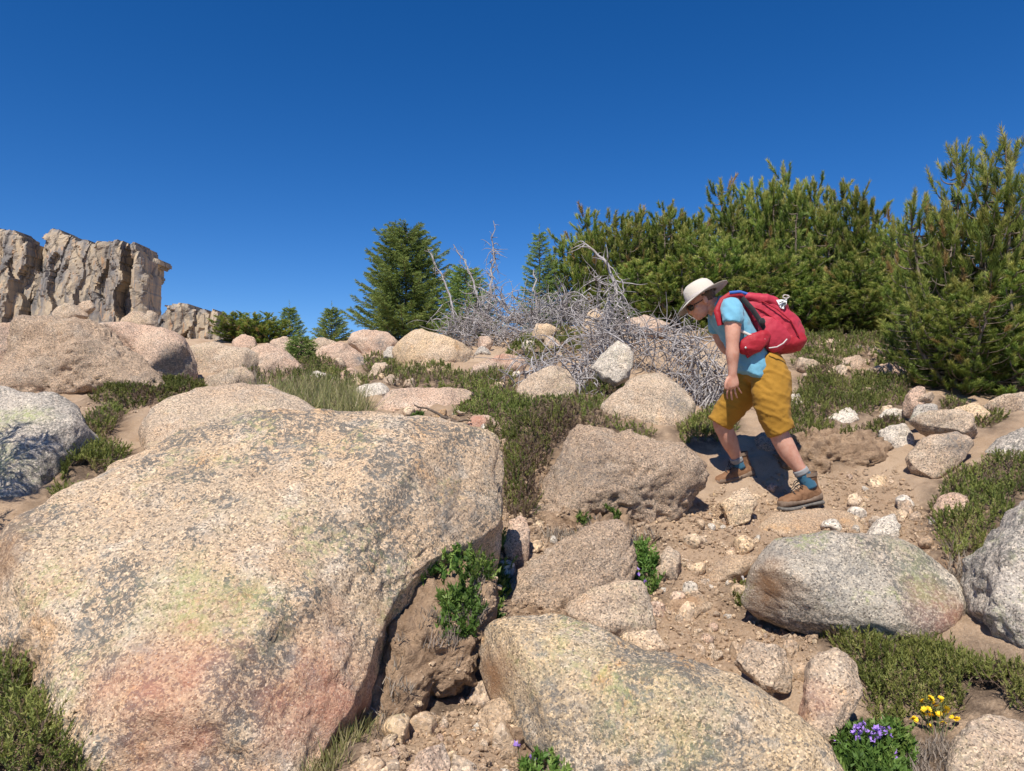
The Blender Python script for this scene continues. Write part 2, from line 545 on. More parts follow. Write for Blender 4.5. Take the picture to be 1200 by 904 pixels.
# ---- foreground
rock('huge tan lichen-spotted slab boulder filling the slope below the grass clump',
     [(-70, 715), (0, 664), (80, 612), (170, 562), (235, 532), (300, 510), (400, 510), (520, 520), (575, 524), (600, 552), (596, 600), (552, 634), (510, 664), (472, 715), (440, 775), (405, 835),
      (372, 890), (350, 1010), (120, 1010), (95, 900), (60, 830), (20, 775), (-70, 740)], 'big', d=2.66, k=1.45, m=.1, front=.28, back=.75, e=3.4, cuts=0, res=7, embed=0, rough=.8, seed=11,
     planes=[((.62, -.30, .74), .76), ((-.7, -.5, .6), .84), ((0, -.85, .6), .84)],
     stains=[('pink', 400, 830, 70), ('pink', 230, 860, 90), ('pink', 470, 790, 40), ('pink', 330, 870, 60), ('green', 230, 770, 75), ('green', 290, 790, 60), ('green', 525, 575, 22, .8), ('green', 420, 577, 18), ('green', 310, 565, 14), ('green', 325, 546, 14), ('green', 392, 545, 16), ('green', 200, 605, 12),
             ('grey', 260, 812, 36), ('grey', 150, 790, 28), ('grey', 250, 600, 50, .7), ('grey', 330, 640, 50, .7), ('grey', 300, 545, 40, .8), ('grey', 520, 600, 50, .8), ('grey', 190, 650, 40, .6), ('grey', 240, 720, 36, .6), ('brown', 20, 700, 55), ('brown', 60, 780, 50), ('brown', 455, 740, 30, .6), ('brown', 10, 655, 40)])
rock('broad golden speckled boulder below the two rounded rocks beside the path',
     [(558, 768), (563, 748), (585, 732), (640, 733), (700, 746), (745, 761), (790, 775), (850, 797), (905, 824), (945, 855), (985, 897), (1005, 950), (660, 950), (632, 895), (605, 845), (582, 815), (566, 795)],
     'gold', d=2.55, k=1.0, m=-.1, front=.38, back=.7, e=3.0, cuts=0, res=6, embed=0, rough=.8, seed=23, planes=[((-.75, -.35, .5), .82), ((.0, .5, .8), .9)],
     stains=[('grey', 660, 850, 40), ('grey', 720, 790, 40, .8), ('grey', 800, 800, 50, .7), ('brown', 578, 790, 25), ('green', 770, 860, 60, .6), ('green', 690, 800, 40, .5)])
rock('oval grey-green lichened boulder overhanging the heather beside the path',
     [(873, 692), (882, 665), (903, 642), (940, 634), (1000, 637), (1060, 646), (1092, 668), (1119, 698), (1128, 728), (1116, 750), (1082, 764), (1040, 761), (1000, 745), (955, 733), (915, 716), (885, 703)],
     'oval', d=3.4, k=1.0, m=.05, front=.42, back=.7, e=3.2, cuts=0, res=6, embed=0, rough=.7, seed=37, planes=[((-.65, -.7, .3), .80)],
     stains=[('green', 1040, 665, 36, .6), ('green', 1065, 700, 34, .55), ('grey', 940, 660, 40), ('grey', 980, 700, 40, .8), ('pink', 1085, 735, 40, .7), ('brown', 900, 690, 22)])
rock('large pale grey boulder with a pitted face beyond the oval one',
     [(1126, 668), (1136, 640), (1150, 608), (1182, 585), (1220, 566), (1330, 545), (1330, 850), (1215, 815), (1170, 770), (1138, 715)], 'grey', d=3.15, k=.7, m=-.35, front=.5, back=.6, e=2.8, cuts=2, res=6, embed=0, rough=1.3, seed=41)
rock('grey block tucked against the golden boulder next to purple flowers',
     [(948, 772), (975, 762), (1004, 775), (1013, 800), (1000, 826), (985, 842), (970, 862), (946, 864), (936, 840), (944, 800)], 'tan', d=2.72, k=.6, front=.6, e=3.4, cuts=3, res=5, embed=.1, stains=[('pink', 955, 830, 25, .7)])
rock('pale weathered rock behind the yellow flowers', [(1118, 868), (1140, 842), (1180, 838), (1230, 850), (1260, 930), (1120, 930), (1110, 900)], 'tan', d=2.45, k=.8, front=.4, cuts=3, res=5, embed=0)

# ---- middle
rock('wedge-shaped tan boulder with an undercut right end in the middle of the slope',
     [(630, 592), (640, 560), (655, 533), (672, 502), (692, 500), (720, 510), (760, 515), (800, 530), (821, 548), (826, 566), (806, 592), (790, 612), (765, 622), (735, 614), (700, 612), (660, 616), (640, 612)],
     'rough', d=4.68, k=.45, m=.05, front=.5, back=.6, e=3.2, cuts=2, res=6, embed=.0, rough=1.2, seed=53, planes=[((.1, .75, .65), .8)], stains=[('grey', 700, 560, 50, .5)])
rock('tan sloping boulder half buried in brown soil below the wedge boulder',
     [(566, 722), (605, 672), (640, 645), (690, 619), (724, 612), (742, 626), (746, 660), (742, 692), (700, 708), (660, 726), (610, 732)], 'rough', d=3.8, k=.6, front=.5, e=2.9, cuts=2, res=6, embed=.1, rough=1.1, seed=59)
rock('small rounded oblong tan boulder wedged above the golden boulder',
     [(655, 727), (664, 706), (700, 688), (740, 681), (755, 683), (762, 705), (767, 731), (750, 741), (715, 747), (680, 744)], 'tan', d=3.42, k=.5, front=.6, e=2.8, cuts=2, res=5, embed=.1)
rock('smooth flat pinkish rock in the gully beside the wedge boulder', [(590, 640), (597, 612), (612, 604), (622, 622), (618, 648), (604, 656)], 'pink', k=.6, front=.4, cuts=2, res=4)
rock('large pale grey boulder striped by branch shadows',
     [(-70, 470), (20, 464), (72, 466), (98, 480), (112, 512), (84, 545), (66, 575), (40, 640), (-70, 690)], 'grey', d=4.3, k=.9, m=.1, front=.35, back=.7, e=3.0, cuts=0, res=6, embed=.1, seed=67, stains=[('green', 50, 510, 25), ('green', 10, 560, 40), ('green', 0, 530, 30)])
rock('tall rough brown boulder with a broad steep pitted face',
     [(24, 375), (60, 368), (98, 371), (128, 386), (160, 410), (196, 441), (180, 450), (120, 458), (60, 468), (0, 466), (-5, 450), (10, 422), (18, 395)], 'rough', d=6.75, k=.35, m=.1, front=.4, e=3.6, cuts=2, res=6, embed=.1, rough=1.3, seed=71)
rock('smooth rounded boulder leaning behind the tall rough brown boulder',
     [(112, 384), (150, 380), (195, 385), (216, 396), (228, 420), (236, 440), (215, 444), (188, 444), (150, 425), (120, 400)], 'pink', d=7.35, k=.3, front=.5, cuts=3, res=5, embed=.12, stains=[('grey', 210, 425, 16)])
rock('pink layered slab rock behind the tall rough brown boulder', [(-60, 398), (0, 384), (44, 369), (40, 400), (15, 440), (5, 470), (-60, 480)], 'pink', d=7.3, k=.3, front=.4, cuts=4, res=5, embed=.1)
rock('long pale slab lying behind the huge slab boulder below the grass clump',
     [(126, 502), (143, 486), (200, 469), (258, 459), (315, 466), (380, 492), (440, 515), (300, 535), (190, 556), (140, 532)], 'tan', d=4.95, k=1.3, front=.25, back=.6, e=2.8, cuts=2, res=5, embed=0, seed=83, stains=[('grey', 150, 515, 14), ('brown', 160, 495, 20, .5)])
rock('flat pale slab beneath the leafy bushes at the skyline', [(222, 408), (262, 402), (305, 404), (312, 440), (296, 460), (232, 452)], 'tan', d=8.0, k=.4, front=.4, cuts=3, res=5)
rock('rounded pink boulder with a whitish lower face below the small fir',
     [(292, 412), (314, 402), (336, 414), (354, 430), (361, 442), (344, 450), (300, 452), (288, 442)], 'pink', d=8.2, k=.3, cuts=3, res=5)
rock('smooth pink rock just behind the whitish-faced pink boulder', [(262, 400), (284, 392), (298, 396), (305, 408), (290, 414), (266, 412)], 'pink', d=10.5, res=4)
rock('small smooth rock beside the little dark shrub', [(316, 401), (334, 395), (350, 399), (346, 414), (328, 414)], 'pink', d=9.6, res=4)
rock('pink boulder with a grey cracked end beside the little dark shrub', [(362, 426), (380, 407), (405, 402), (421, 410), (433, 426), (424, 437), (400, 432), (374, 432)], 'pink', d=8.9, cuts=4, res=5, stains=[('grey', 425, 422, 10)])
rock('long pink boulder below the fluffy green tree', [(394, 396), (425, 388), (455, 391), (468, 402), (450, 413), (432, 420), (416, 408), (398, 404)], 'pink', d=10.4, cuts=4, res=5, stains=[('grey', 446, 406, 10)])
rock('slim grey rock tight against the big cream triangular boulder', [(448, 412), (462, 403), (471, 410), (463, 424), (452, 424)], 'grey', d=8.9, res=4)
rock('big cream triangular boulder below the dead branches', [(457, 412), (474, 396), (495, 389), (525, 398), (557, 411), (553, 430), (535, 438), (495, 438), (470, 427)], 'yellow', d=8.6, k=.35, front=.5, e=3.2, cuts=2, res=5, planes=[((.7, .1, .7), .75)], stains=[('grey', 548, 428, 12)])
rock('whitish rock in front of the whitish-faced pink boulder', [(355, 447), (371, 434), (388, 435), (398, 445), (392, 454), (365, 453)], 'white', d=7.7, res=4)
rock('upright pink rock beside the whitish one', [(392, 442), (404, 430), (418, 431), (424, 445), (416, 458), (400, 457)], 'pink', d=7.7, res=4)
rock('small tan rock between pink boulders and green mat', [(427, 440), (440, 426), (452, 424), (457, 432), (450, 443), (434, 445)], 'tan', d=7.9, res=4)
rock('low tan stone in the heather under the cream triangular boulder', [(446, 447), (456, 440), (470, 441), (471, 449), (455, 453)], 'tan', d=7.3, res=4)
rock('stubby pale stone in the heather under the cream triangular boulder', [(472, 453), (474, 443), (482, 440), (487, 448), (484, 455)], 'tan', d=7.2, res=4)
rock('grey-white flattish rock above the grass clump', [(409, 459), (430, 449), (455, 447), (463, 455), (445, 466), (418, 470)], 'white', d=6.7, res=5)
rock('long flat pinkish slab with the dark stick before it', [(436, 480), (455, 462), (500, 459), (540, 457), (562, 459), (546, 471), (530, 482), (500, 495), (470, 490), (445, 490)], 'pink', d=6.25, k=.9, front=.3, e=2.9, cuts=2, res=5)
rock('pink-topped slab half covered by heather', [(542, 441), (560, 425), (580, 418), (605, 417), (619, 423), (612, 438), (590, 444), (565, 444)], 'pink', d=7.7, k=.5, res=5, stains=[('pink', 590, 422, 15, .6)])
rock('round orange-tinted stone under the dead twigs', [(557, 403), (563, 394), (574, 393), (579, 400), (574, 408), (562, 409)], 'pink', d=9.4, res=4)
rock('low grey stone beside the round orange-tinted stone', [(553, 416), (560, 407), (572, 406), (577, 413), (568, 419)], 'grey', d=9.0, res=4)
rock('tan boulder with dead twigs trailing over its top', [(606, 456), (620, 440), (645, 430), (668, 431), (676, 445), (671, 470), (655, 478), (630, 472), (610, 466)], 'tan', d=6.6, front=.5, cuts=4, res=5)
rock('round whitish boulder framed by grey dead branches', [(692, 427), (704, 409), (722, 402), (738, 409), (743, 425), (736, 443), (722, 451), (707, 442)], 'white', d=6.75, front=.6, cuts=5, res=5, embed=.05)
rock('large tan boulder peaked at its top below the dead branches', [(702, 479), (720, 462), (750, 440), (785, 430), (801, 440), (808, 465), (813, 481), (800, 497), (775, 507), (745, 503), (720, 495)], 'tan', d=6.1, front=.5, e=2.9, cuts=3, res=5, stains=[('grey', 785, 480, 18)])
rock('tan boulder half hidden by a curtain of dead twigs', [(804, 407), (818, 394), (836, 398), (850, 430), (856, 470), (838, 485), (815, 450)], 'tan', d=6.9, res=5)
rock('leaning tan rock behind the dead branches', [(674, 391), (690, 365), (708, 360), (714, 380), (702, 398)], 'yellow', d=9.3, res=4)
rock('long pale rock at the foot of the dark pines', [(731, 377), (755, 368), (792, 371), (788, 390), (745, 393)], 'pink', d=9.6, res=5)
rock('yellowish stone on the mossy knoll', [(621, 390), (630, 381), (643, 378), (653, 386), (648, 396), (630, 397)], 'yellow', d=8.8, res=4)
rock('small pale stone beside the mossy knoll', [(608, 404), (616, 397), (626, 398), (628, 408), (616, 411)], 'white', d=8.6, res=4)
rock('flat stone half sunk in the mossy knoll', [(634, 402), (645, 393), (656, 395), (660, 404), (645, 408)], 'tan', d=8.5, res=4)
rock('pink and white rounded stone at the end of the dark stick', [(546, 500), (552, 487), (570, 484), (584, 490), (590, 502), (570, 509), (553, 508)], 'pink', d=5.55, res=4, stains=[('pink', 563, 495, 14, .9)])
rock('little white stone above the huge slab boulder', [(447, 494), (450, 485), (458, 483), (464, 489), (461, 497), (451, 498)], 'white', d=5.6, res=4)
rock('flat tan rock on the bank below the green heather', [(500, 470), (520, 465), (540, 468), (530, 478), (508, 480)], 'pink', d=6.5, res=4)

# ---- around the path and the hiker
rock('long flat step rock under the raised boot', [(884, 622), (899, 606), (960, 600), (1000, 601), (1013, 615), (1001, 636), (950, 642), (900, 638)], 'dirt', d=4.58, k=1.0, front=.4, e=3.4, cuts=1, res=5, embed=.2)
rock('speckled pale block on the path beside the step rock', [(1002, 641), (1024, 612), (1044, 603), (1053, 619), (1041, 636), (1021, 647)], 'white', d=4.3, k=.6, front=.55, e=3.4, cuts=3, res=5)
rock('pale cream rock on the path between the two boots', [(844, 592), (858, 578), (884, 569), (888, 588), (876, 604), (855, 609)], 'yellow', d=4.62, k=.5, e=3.4, cuts=3, res=5)
rock('blocky pale rock in the shade of its neighbour above the bare soil', [(1031, 504), (1045, 499), (1066, 496), (1072, 515), (1063, 533), (1045, 532), (1035, 521)], 'white', d=5.55, e=3.4, cuts=3, res=5, embed=.05)
rock('broad pale rock capping the rock pile by the pine', [(1065, 492), (1080, 485), (1120, 482), (1141, 490), (1156, 511), (1130, 518), (1100, 513), (1084, 508)], 'tan', d=5.35, e=3.0, cuts=3, res=5, embed=0.02)
rock('grey-topped tan boulder at the front of the rock pile by the pine', [(1062, 536), (1085, 512), (1120, 507), (1138, 520), (1126, 541), (1105, 556), (1086, 567), (1071, 551)], 'tan', d=5.05, e=2.9, cuts=3, res=5, embed=.05, stains=[('grey', 1115, 520, 22)])
rock('upright rock with a notched top by the lowest pine boughs', [(1057, 480), (1062, 462), (1074, 452), (1086, 456), (1084, 474), (1072, 488)], 'pink', d=6.0, res=4)
rock('flat shelf stone resting on the notched rock', [(1072, 474), (1078, 464), (1092, 459), (1099, 464), (1092, 472)], 'tan', d=5.95, res=4, embed=0)
rock('small rounded stone leaning in front of the notched rock', [(1064, 491), (1074, 476), (1090, 471), (1101, 478), (1096, 488), (1080, 492)], 'grey', d=5.75, res=4)
rock('tan rock on the soil under the near pine', [(1105, 488), (1120, 476), (1145, 473), (1162, 484), (1155, 500), (1130, 500)], 'yellow', d=5.8, res=5)
rock('wide low tan rock in the shade of the near pine', [(1150, 480), (1170, 464), (1200, 460), (1240, 468), (1240, 490), (1180, 494)], 'tan', d=6.0, res=5)
rock('flat grey slab above the right-hand heather', [(1152, 520), (1170, 508), (1210, 504), (1260, 512), (1260, 540), (1190, 536)], 'grey', d=5.0, k=.9, res=5)
rock('whitish rock draped with heather on the bank', [(960, 504), (975, 488), (990, 481), (1014, 478), (1016, 488), (1000, 500), (975, 514)], 'white', d=6.1, k=.7, res=5)
rock('low pale rock at the edge of the heather', [(1030, 486), (1042, 477), (1058, 479), (1060, 490), (1040, 494)], 'white', d=6.1, res=4)
rock('pale rock in the heather directly behind the shorts', [(908, 486), (914, 464), (930, 459), (952, 474), (958, 486), (930, 490)], 'white', d=6.6, res=5)
rock('wide tan rock in the heather below the pine', [(1012, 444), (1025, 430), (1045, 425), (1062, 431), (1068, 446), (1040, 450)], 'pink', d=7.4, res=5)
rock('flat tan rock in the heather behind the backpack', [(980, 432), (988, 420), (1005, 417), (1018, 422), (1016, 432), (996, 436)], 'pink', d=7.9, res=4)
rock('small tan rock high in the heather below the dark pines', [(1014, 416), (1022, 408), (1036, 408), (1042, 416), (1026, 420)], 'pink', d=8.6, res=4)
rock('tan rock in the heather close behind the backpack', [(932, 428), (938, 415), (950, 415), (962, 427), (955, 436), (940, 436)], 'tan', d=7.9, res=4)
rock('little rock under the dark pines', [(958, 404), (966, 398), (984, 398), (990, 405), (972, 408)], 'pink', d=9.4, res=4)
rock('pinkish rock half in the bank above the right-hand heather', [(1092, 600), (1100, 582), (1125, 574), (1145, 584), (1138, 602), (1110, 612)], 'pink', d=4.35, res=4)
rock('reddish rock sunk in the bank over the large pale grey boulder', [(1075, 668), (1085, 652), (1108, 650), (1120, 664), (1112, 680), (1088, 680)], 'dirt', d=3.85, res=4)
rock('angular tan rock on the path next to the half-buried boulder', [(772, 668), (774, 646), (784, 638), (800, 652), (803, 664), (790, 674)], 'tan', d=4.0, res=4, e=3.2)
rock('tan shaded rock standing in the hollow behind the hiker', [(878, 530), (884, 508), (900, 500), (918, 508), (922, 535), (902, 545)], 'rough', d=5.55, res=4)
rock('long pale rock lying across the path above the golden boulder', [(714, 752), (735, 742), (770, 739), (790, 750), (788, 764), (755, 768)], 'yellow', d=3.3, k=.7, front=.5, res=5)
rock('grey tapered slab on the path above the golden boulder', [(862, 775), (872, 752), (890, 744), (915, 756), (932, 782), (925, 798), (895, 796)], 'tan', d=2.98, k=1.0, front=.4, res=5)
rock('little flat whitish stone on the edge of the golden boulder', [(880, 808), (886, 796), (900, 800), (912, 815), (905, 826), (892, 820)], 'white', d=2.95, k=.8, front=.3, res=4, embed=0)
rock('rust-stained flat rock set in the path', [(778, 716), (790, 700), (820, 694), (842, 700), (832, 716), (800, 726)], 'dirt', d=3.72, k=1.2, front=.4, res=4, stains=[('brown', 805, 708, 20)])
rock('flat tan slab across the path below the cream rock', [(818, 672), (840, 656), (872, 648), (896, 652), (884, 668), (845, 680)], 'dirt', d=4.05, k=1.2, front=.4, res=4)
rock('rounded tan stone sunk in the path near the undercut boulder', [(818, 655), (822, 642), (835, 638), (846, 646), (842, 658)], 'dirt', d=4.3, res=4)
rock('small round stone on the path beside the driftwood stick', [(812, 690), (818, 681), (832, 678), (838, 686), (828, 693)], 'white', d=4.0, res=4)
rock('angular tan rock fallen at the foot of the soil bank', [(464, 832), (472, 812), (482, 803), (492, 818), (490, 832), (476, 836)], 'yellow', d=2.85, res=4, embed=.1)
rock('low tan boulder cresting the skyline left of the cream triangular one', [(355, 404), (372, 396), (392, 399), (398, 408), (378, 414), (360, 412)], 'tan', d=10.8, res=4)
rock('pale flattish slab on the shelf above the long pale slab', [(232, 446), (250, 434), (290, 432), (300, 446), (292, 464), (250, 462)], 'tan', d=7.2, k=.6, res=4)
rock('dusty tan rock low in the path by the soil bank', [(555, 838), (575, 815), (598, 822), (605, 845), (590, 862), (566, 858)], 'dirt', d=2.62, k=.9, front=.4, res=4)
rock('pinkish slab in the path at the foot of the huge slab boulder', [(470, 905), (490, 880), (520, 872), (530, 890), (520, 930), (475, 930)], 'pink', d=2.3, k=1.0, front=.4, res=4)
for lab, pl, dd in [('heap of loose tan stones at the top of the tall rough boulder, its widest one', [(52, 369), (70, 360), (92, 357), (106, 364), (100, 373), (60, 374)], 9.2),
                    ('round topmost stone of the heap over the tall rough boulder', [(84, 362), (92, 352), (106, 352), (112, 361), (100, 366)], 9.3),
                    ('stone of the second heap, in front of the cliff, the rounded one', [(140, 378), (146, 367), (165, 364), (176, 372), (172, 381), (150, 382)], 9.4),
                    ('slanted stone leaning on the second heap in front of the cliff', [(164, 374), (172, 364), (184, 366), (186, 378), (172, 382)], 9.3)]:
    rock(lab, pl, 'tan', d=dd, res=4)

# earth: crumbling soil banks
t = NT('dark_earth'); c = t.coord('Object', True)
n = t.noise(c, 12, 6, .7); n3 = t.noise(c, 70, 4, .75)
col = t.mix(t.step(n, .35, .65), (.25, .165, .105), (.42, .29, .19))
col = t.mix(t.math('MULTIPLY', t.step(n3, .55, .7), .6), col, (.11, .075, .05))
G['earth'] = t.done(col, .97, t.bump(t.math('ADD', n, t.math('MULTIPLY', n3, .6)), 1.0, .03))
EARTH = []
def earth(label, poly, d, **k):
    o = rock(label, poly, 'earth', d=d, name='earth_bank', cat='earth bank', rough=k.pop('rough', 1.5), cuts=0, res=6, **k)
    EARTH.append(o)
    return o
earth('bank of dark crumbling earth against the huge slab boulder', [(398, 880), (422, 812), (448, 742), (484, 690), (534, 652), (582, 680), (566, 735), (545, 790), (508, 815), (478, 845), (440, 890)], 2.88, k=1.0, front=.3, embed=.05)
earth('brown earth apron between the golden boulder and the half-buried boulder', [(530, 770), (548, 730), (590, 706), (650, 716), (668, 742), (640, 752), (580, 762)], 3.55, k=1.2, front=.3, embed=.05, rough=1.8)
earth('root-bound clod of earth under the golden boulder', [(582, 888), (588, 862), (604, 852), (626, 862), (632, 886), (618, 904), (594, 904)], 2.55, k=.4, front=.6, embed=.1)
earth('bare crumbling bank edge behind the hiker', [(905, 548), (915, 522), (950, 512), (1010, 508), (1040, 524), (1046, 548), (1000, 556), (940, 560)], 5.42, k=.7, front=.3, embed=.1, rough=2.2)
earth('eroded earth under the large pale grey boulder', [(1078, 720), (1086, 680), (1110, 650), (1132, 660), (1140, 700), (1132, 740), (1105, 744)], 3.65, k=.7, front=.4, embed=.1)
earth('root-laced brown earth below the wedge boulder', [(618, 640), (636, 612), (690, 604), (750, 616), (778, 632), (760, 646), (700, 640), (640, 652)], 4.4, k=.9, front=.3, embed=.1, rough=2.2)
earth('dark earth spilling down the gully beside the wedge boulder', [(590, 600), (596, 560), (616, 530), (636, 545), (640, 580), (632, 615), (612, 628)], 4.75, k=.9, front=.35, embed=.1, rough=2.0)
# ---------------------------------------------------------------- cliffs far behind the crest
t = NT('cliff_rock')
c = t.coord('Object', True)
st = t.noise(t.vmul(c, (1, 1, .25)), .55, 6, .68)
st2 = t.noise(t.vadd(t.vmul(c, (1, 1, .12)), (7, 3, 1)), 2.4, 5, .7)
fn = t.noise(c, 4.5, 6, .7)
col = t.ramp(st, [(.3, (.11, .108, .11)), (.43, (.20, .185, .175)), (.5, (.31, .26, .205)), (.6, (.43, .34, .235)), (.72, (.18, .17, .165))])
col = t.mix(t.math('MULTIPLY', t.step(st2, .55, .68), .8), col, (.50, .29, .15))
col = t.mix(t.math('MULTIPLY', t.step(st2, .42, .3), .7), col, (.14, .135, .135))
col = t.mix(t.math('MULTIPLY', t.step(fn, .52, .7), .5), col, (.2, .19, .18))
crk = t.voro(t.vadd(t.vmul(c, (1, 1, .45)), t.noise(c, .8, 3, out='Color')), .42, 'DISTANCE_TO_EDGE', 'Distance')
h = t.math('ADD', t.math('MULTIPLY', fn, .8), t.math('MULTIPLY', t.step(crk, 0, .06), .8))
col = t.mix(t.math('MULTIPLY', t.step(crk, .05, 0), .6), col, (.07, .065, .06))
M_CLIFF = t.done(col, .95, t.bump(h, .8, .12))

def cliff(label, top, d, ybase, ncell, seed, dep=2.0, step=.17):
    """a wall split into tall faceted pillars; top: skyline as (photo x, photo y) at distance d"""
    rg = np.random.default_rng(seed)
    tp = np.array(top, float)
    W = P(tp[:, 0], tp[:, 1], np.full(len(tp), d))
    x0, x1 = W[0, 0], W[-1, 0]
    z0 = P(tp[0, 0], ybase, d)[2]; zt = W[:, 2].max()
    root = empty('rock_cliff', (float((x0 + x1) / 2), d, float(z0)), label, 'cliff')
    org = np.array([(x0 + x1) / 2, d, z0])
    gx = np.arange(x0, x1 + step, step); gz = np.arange(z0, zt + step, step)
    X, Z = np.meshgrid(gx, gz)
    n2 = np.stack([X.ravel(), Z.ravel(), np.zeros(X.size)], -1)
    Xj = X + .35 * step * fbm(n2 * 2.1, 2, seed).reshape(X.shape); Zj = Z + .35 * step * fbm(n2 * 2.3, 2, seed + 1).reshape(X.shape)
    C = np.c_[rg.uniform(x0 - .5, x1 + .5, ncell), rg.uniform(z0 - 1, zt + 1, ncell)]
    S = np.c_[rg.uniform(x0 - .5, x1 + .5, ncell * 5), rg.uniform(z0 - 1, zt + 1, ncell * 5)]
    def near(px, pz, sites, an, wob):
        q = np.stack([px, pz, np.zeros_like(px)], -1)
        px = px + wob * fbm(q * .5, 3, seed + 5); pz = pz + wob * fbm(q * .5, 3, seed + 7)
        best = np.full(len(px), 1e9); bi = np.zeros(len(px), int)
        for i, c_ in enumerate(sites):
            dd = (px - c_[0]) ** 2 * an ** 2 + (pz - c_[1]) ** 2
            m_ = dd < best; best[m_] = dd[m_]; bi[m_] = i
        return bi
    cxq = (Xj[:-1, :-1] + Xj[1:, 1:]) / 2; czq = (Zj[:-1, :-1] + Zj[1:, 1:]) / 2
    cell = near(cxq.ravel(), czq.ravel(), C, 4.2, .35).reshape(cxq.shape)
    ok = czq < np.interp(cxq, W[:, 0], W[:, 2]) + .25 * step
    sub = near(X.ravel(), Z.ravel(), S, 2.8, .15).reshape(X.shape)
    so = rg.uniform(-.22, .22, len(S)); stx = rg.normal(0, .28, len(S)); stz = rg.normal(0, .07, len(S))
    fine = (.05 * fbm(n2 * 1.6, 3, seed + 11)).reshape(X.shape)
    ny, nx = X.shape
    for ci in range(ncell):
        sel = (cell == ci) & ok
        if sel.sum() < 6: continue
        off = rg.uniform(-dep, dep); tx = rg.normal(0, .40); tz = rg.normal(0, .07)
        Y = off + tx * (X - C[ci, 0]) + tz * (Z - C[ci, 1]) + so[sub] + stx[sub] * (X - S[sub, 0]) * .8 + stz[sub] * (Z - S[sub, 1]) * .8 + fine + .16 * (Z - z0) + .9 * np.clip((X - x1 + 1.6) / 1.6, 0, 1) ** 2
        Y = Y + .4 * np.clip(1 - (np.interp(X, W[:, 0], W[:, 2]) - Z) / .9, 0, 1) ** 2
        r_, c_ = np.where(sel)
        ids = np.stack([r_ * nx + c_, r_ * nx + c_ + 1, (r_ + 1) * nx + c_ + 1, (r_ + 1) * nx + c_], -1)
        e = np.concatenate([ids[:, [0, 1]], ids[:, [1, 2]], ids[:, [2, 3]], ids[:, [3, 0]]])
        key = {}
        for a_, b_ in map(tuple, e): key[(a_, b_)] = 1
        bd = np.array([(a_, b_) for (a_, b_) in key if (b_, a_) not in key])
        used, inv = np.unique(np.concatenate([ids.ravel(), bd.ravel()]), return_inverse=True)
        F = inv[:ids.size].reshape(-1, 4); Bd = inv[ids.size:].reshape(-1, 2)
        fr = np.stack([Xj.ravel()[used], d + Y.ravel()[used], Zj.ravel()[used]], -1) - org
        bk = fr.copy(); bk[:, 1] = bk[:, 1].max() + 3.2
        n = len(used)
        V_ = np.vstack([fr, bk])
        Sk = np.stack([Bd[:, 1], Bd[:, 0], Bd[:, 0] + n, Bd[:, 1] + n], -1)
        link('rock_pillar', mesh_np('rock_pillar', V_, [F, Sk], False), M_CLIFF, root)
    return root

cliff('tall cliff of cracked grey and tan rock pillars towering over the left boulders',
      [(-70, 268), (-20, 262), (2, 266), (14, 274), (16, 283), (24, 279), (32, 268), (42, 261), (52, 263), (60, 270), (70, 271), (76, 278), (86, 275), (92, 281), (104, 280), (112, 278), (126, 277), (140, 281), (152, 281), (155, 290), (160, 294), (165, 296), (166, 318), (170, 322), (175, 326), (176, 336), (172, 350), (171, 366), (169, 400)],
      88, 420, 58, 6)
cliff('low jagged grey cliff beside the tall cliff, behind the skyline bushes',
      [(176, 372), (184, 362), (196, 358), (206, 355), (214, 354), (218, 362), (230, 360), (236, 366), (240, 360), (250, 366), (256, 372), (264, 374), (276, 372), (290, 380)], 70, 425, 20, 9, 1.0, .14)
# ---------------------------------------------------------------- plants
def perp(a):
    ref = np.where(abs(a[..., 2:3]) < .9, np.array([0., 0, 1]), np.array([1., 0, 0]))
    u = np.cross(a, ref); u /= np.linalg.norm(u, axis=-1, keepdims=True) + 1e-9
    return u, np.cross(a, u)

def unit(a):
    return a / (np.linalg.norm(a, axis=-1, keepdims=True) + 1e-9)

def shoots(B, A, L, K, nl, nw, spread=(.5, 1.0), rg=rng, t0=.05, tint=None, grad=0.0):
    """bottle-brush shoots: base points B, axes A, lengths L; K needle triangles each"""
    n = len(B); A = unit(A); u, v = perp(A)
    t = t0 + (1 - t0) * (np.arange(K)[None, :] + rg.uniform(0, 1, (n, K))) / K
    ph = rg.uniform(0, 2 * math.pi, (n, K))
    ang = rg.uniform(spread[0], spread[1], (n, K)) * (1.1 - .55 * t)
    D = (A[:, None] * np.cos(ang)[..., None] + (u[:, None] * np.cos(ph)[..., None] + v[:, None] * np.sin(ph)[..., None]) * np.sin(ang)[..., None])
    b = B[:, None] + A[:, None] * (t * np.asarray(L).reshape(-1, 1))[..., None]
    ln = nl * rg.uniform(.75, 1.15, (n, K))
    side = unit(np.cross(D, rg.normal(size=(n, K, 3)))) * (nw * .5)
    tip = b + D * ln[..., None]
    vs = np.stack([b + side, tip, b - side], 2).reshape(-1, 3)
    f = np.arange(len(vs)).reshape(-1, 3)
    f = np.c_[f, f[:, 2]] if False else f
    ti = rg.uniform(0, 1, n) if tint is None else tint
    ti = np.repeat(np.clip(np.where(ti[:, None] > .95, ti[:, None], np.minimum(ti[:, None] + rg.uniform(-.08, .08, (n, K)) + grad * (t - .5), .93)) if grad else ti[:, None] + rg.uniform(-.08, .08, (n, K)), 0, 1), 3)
    return vs, f, ti

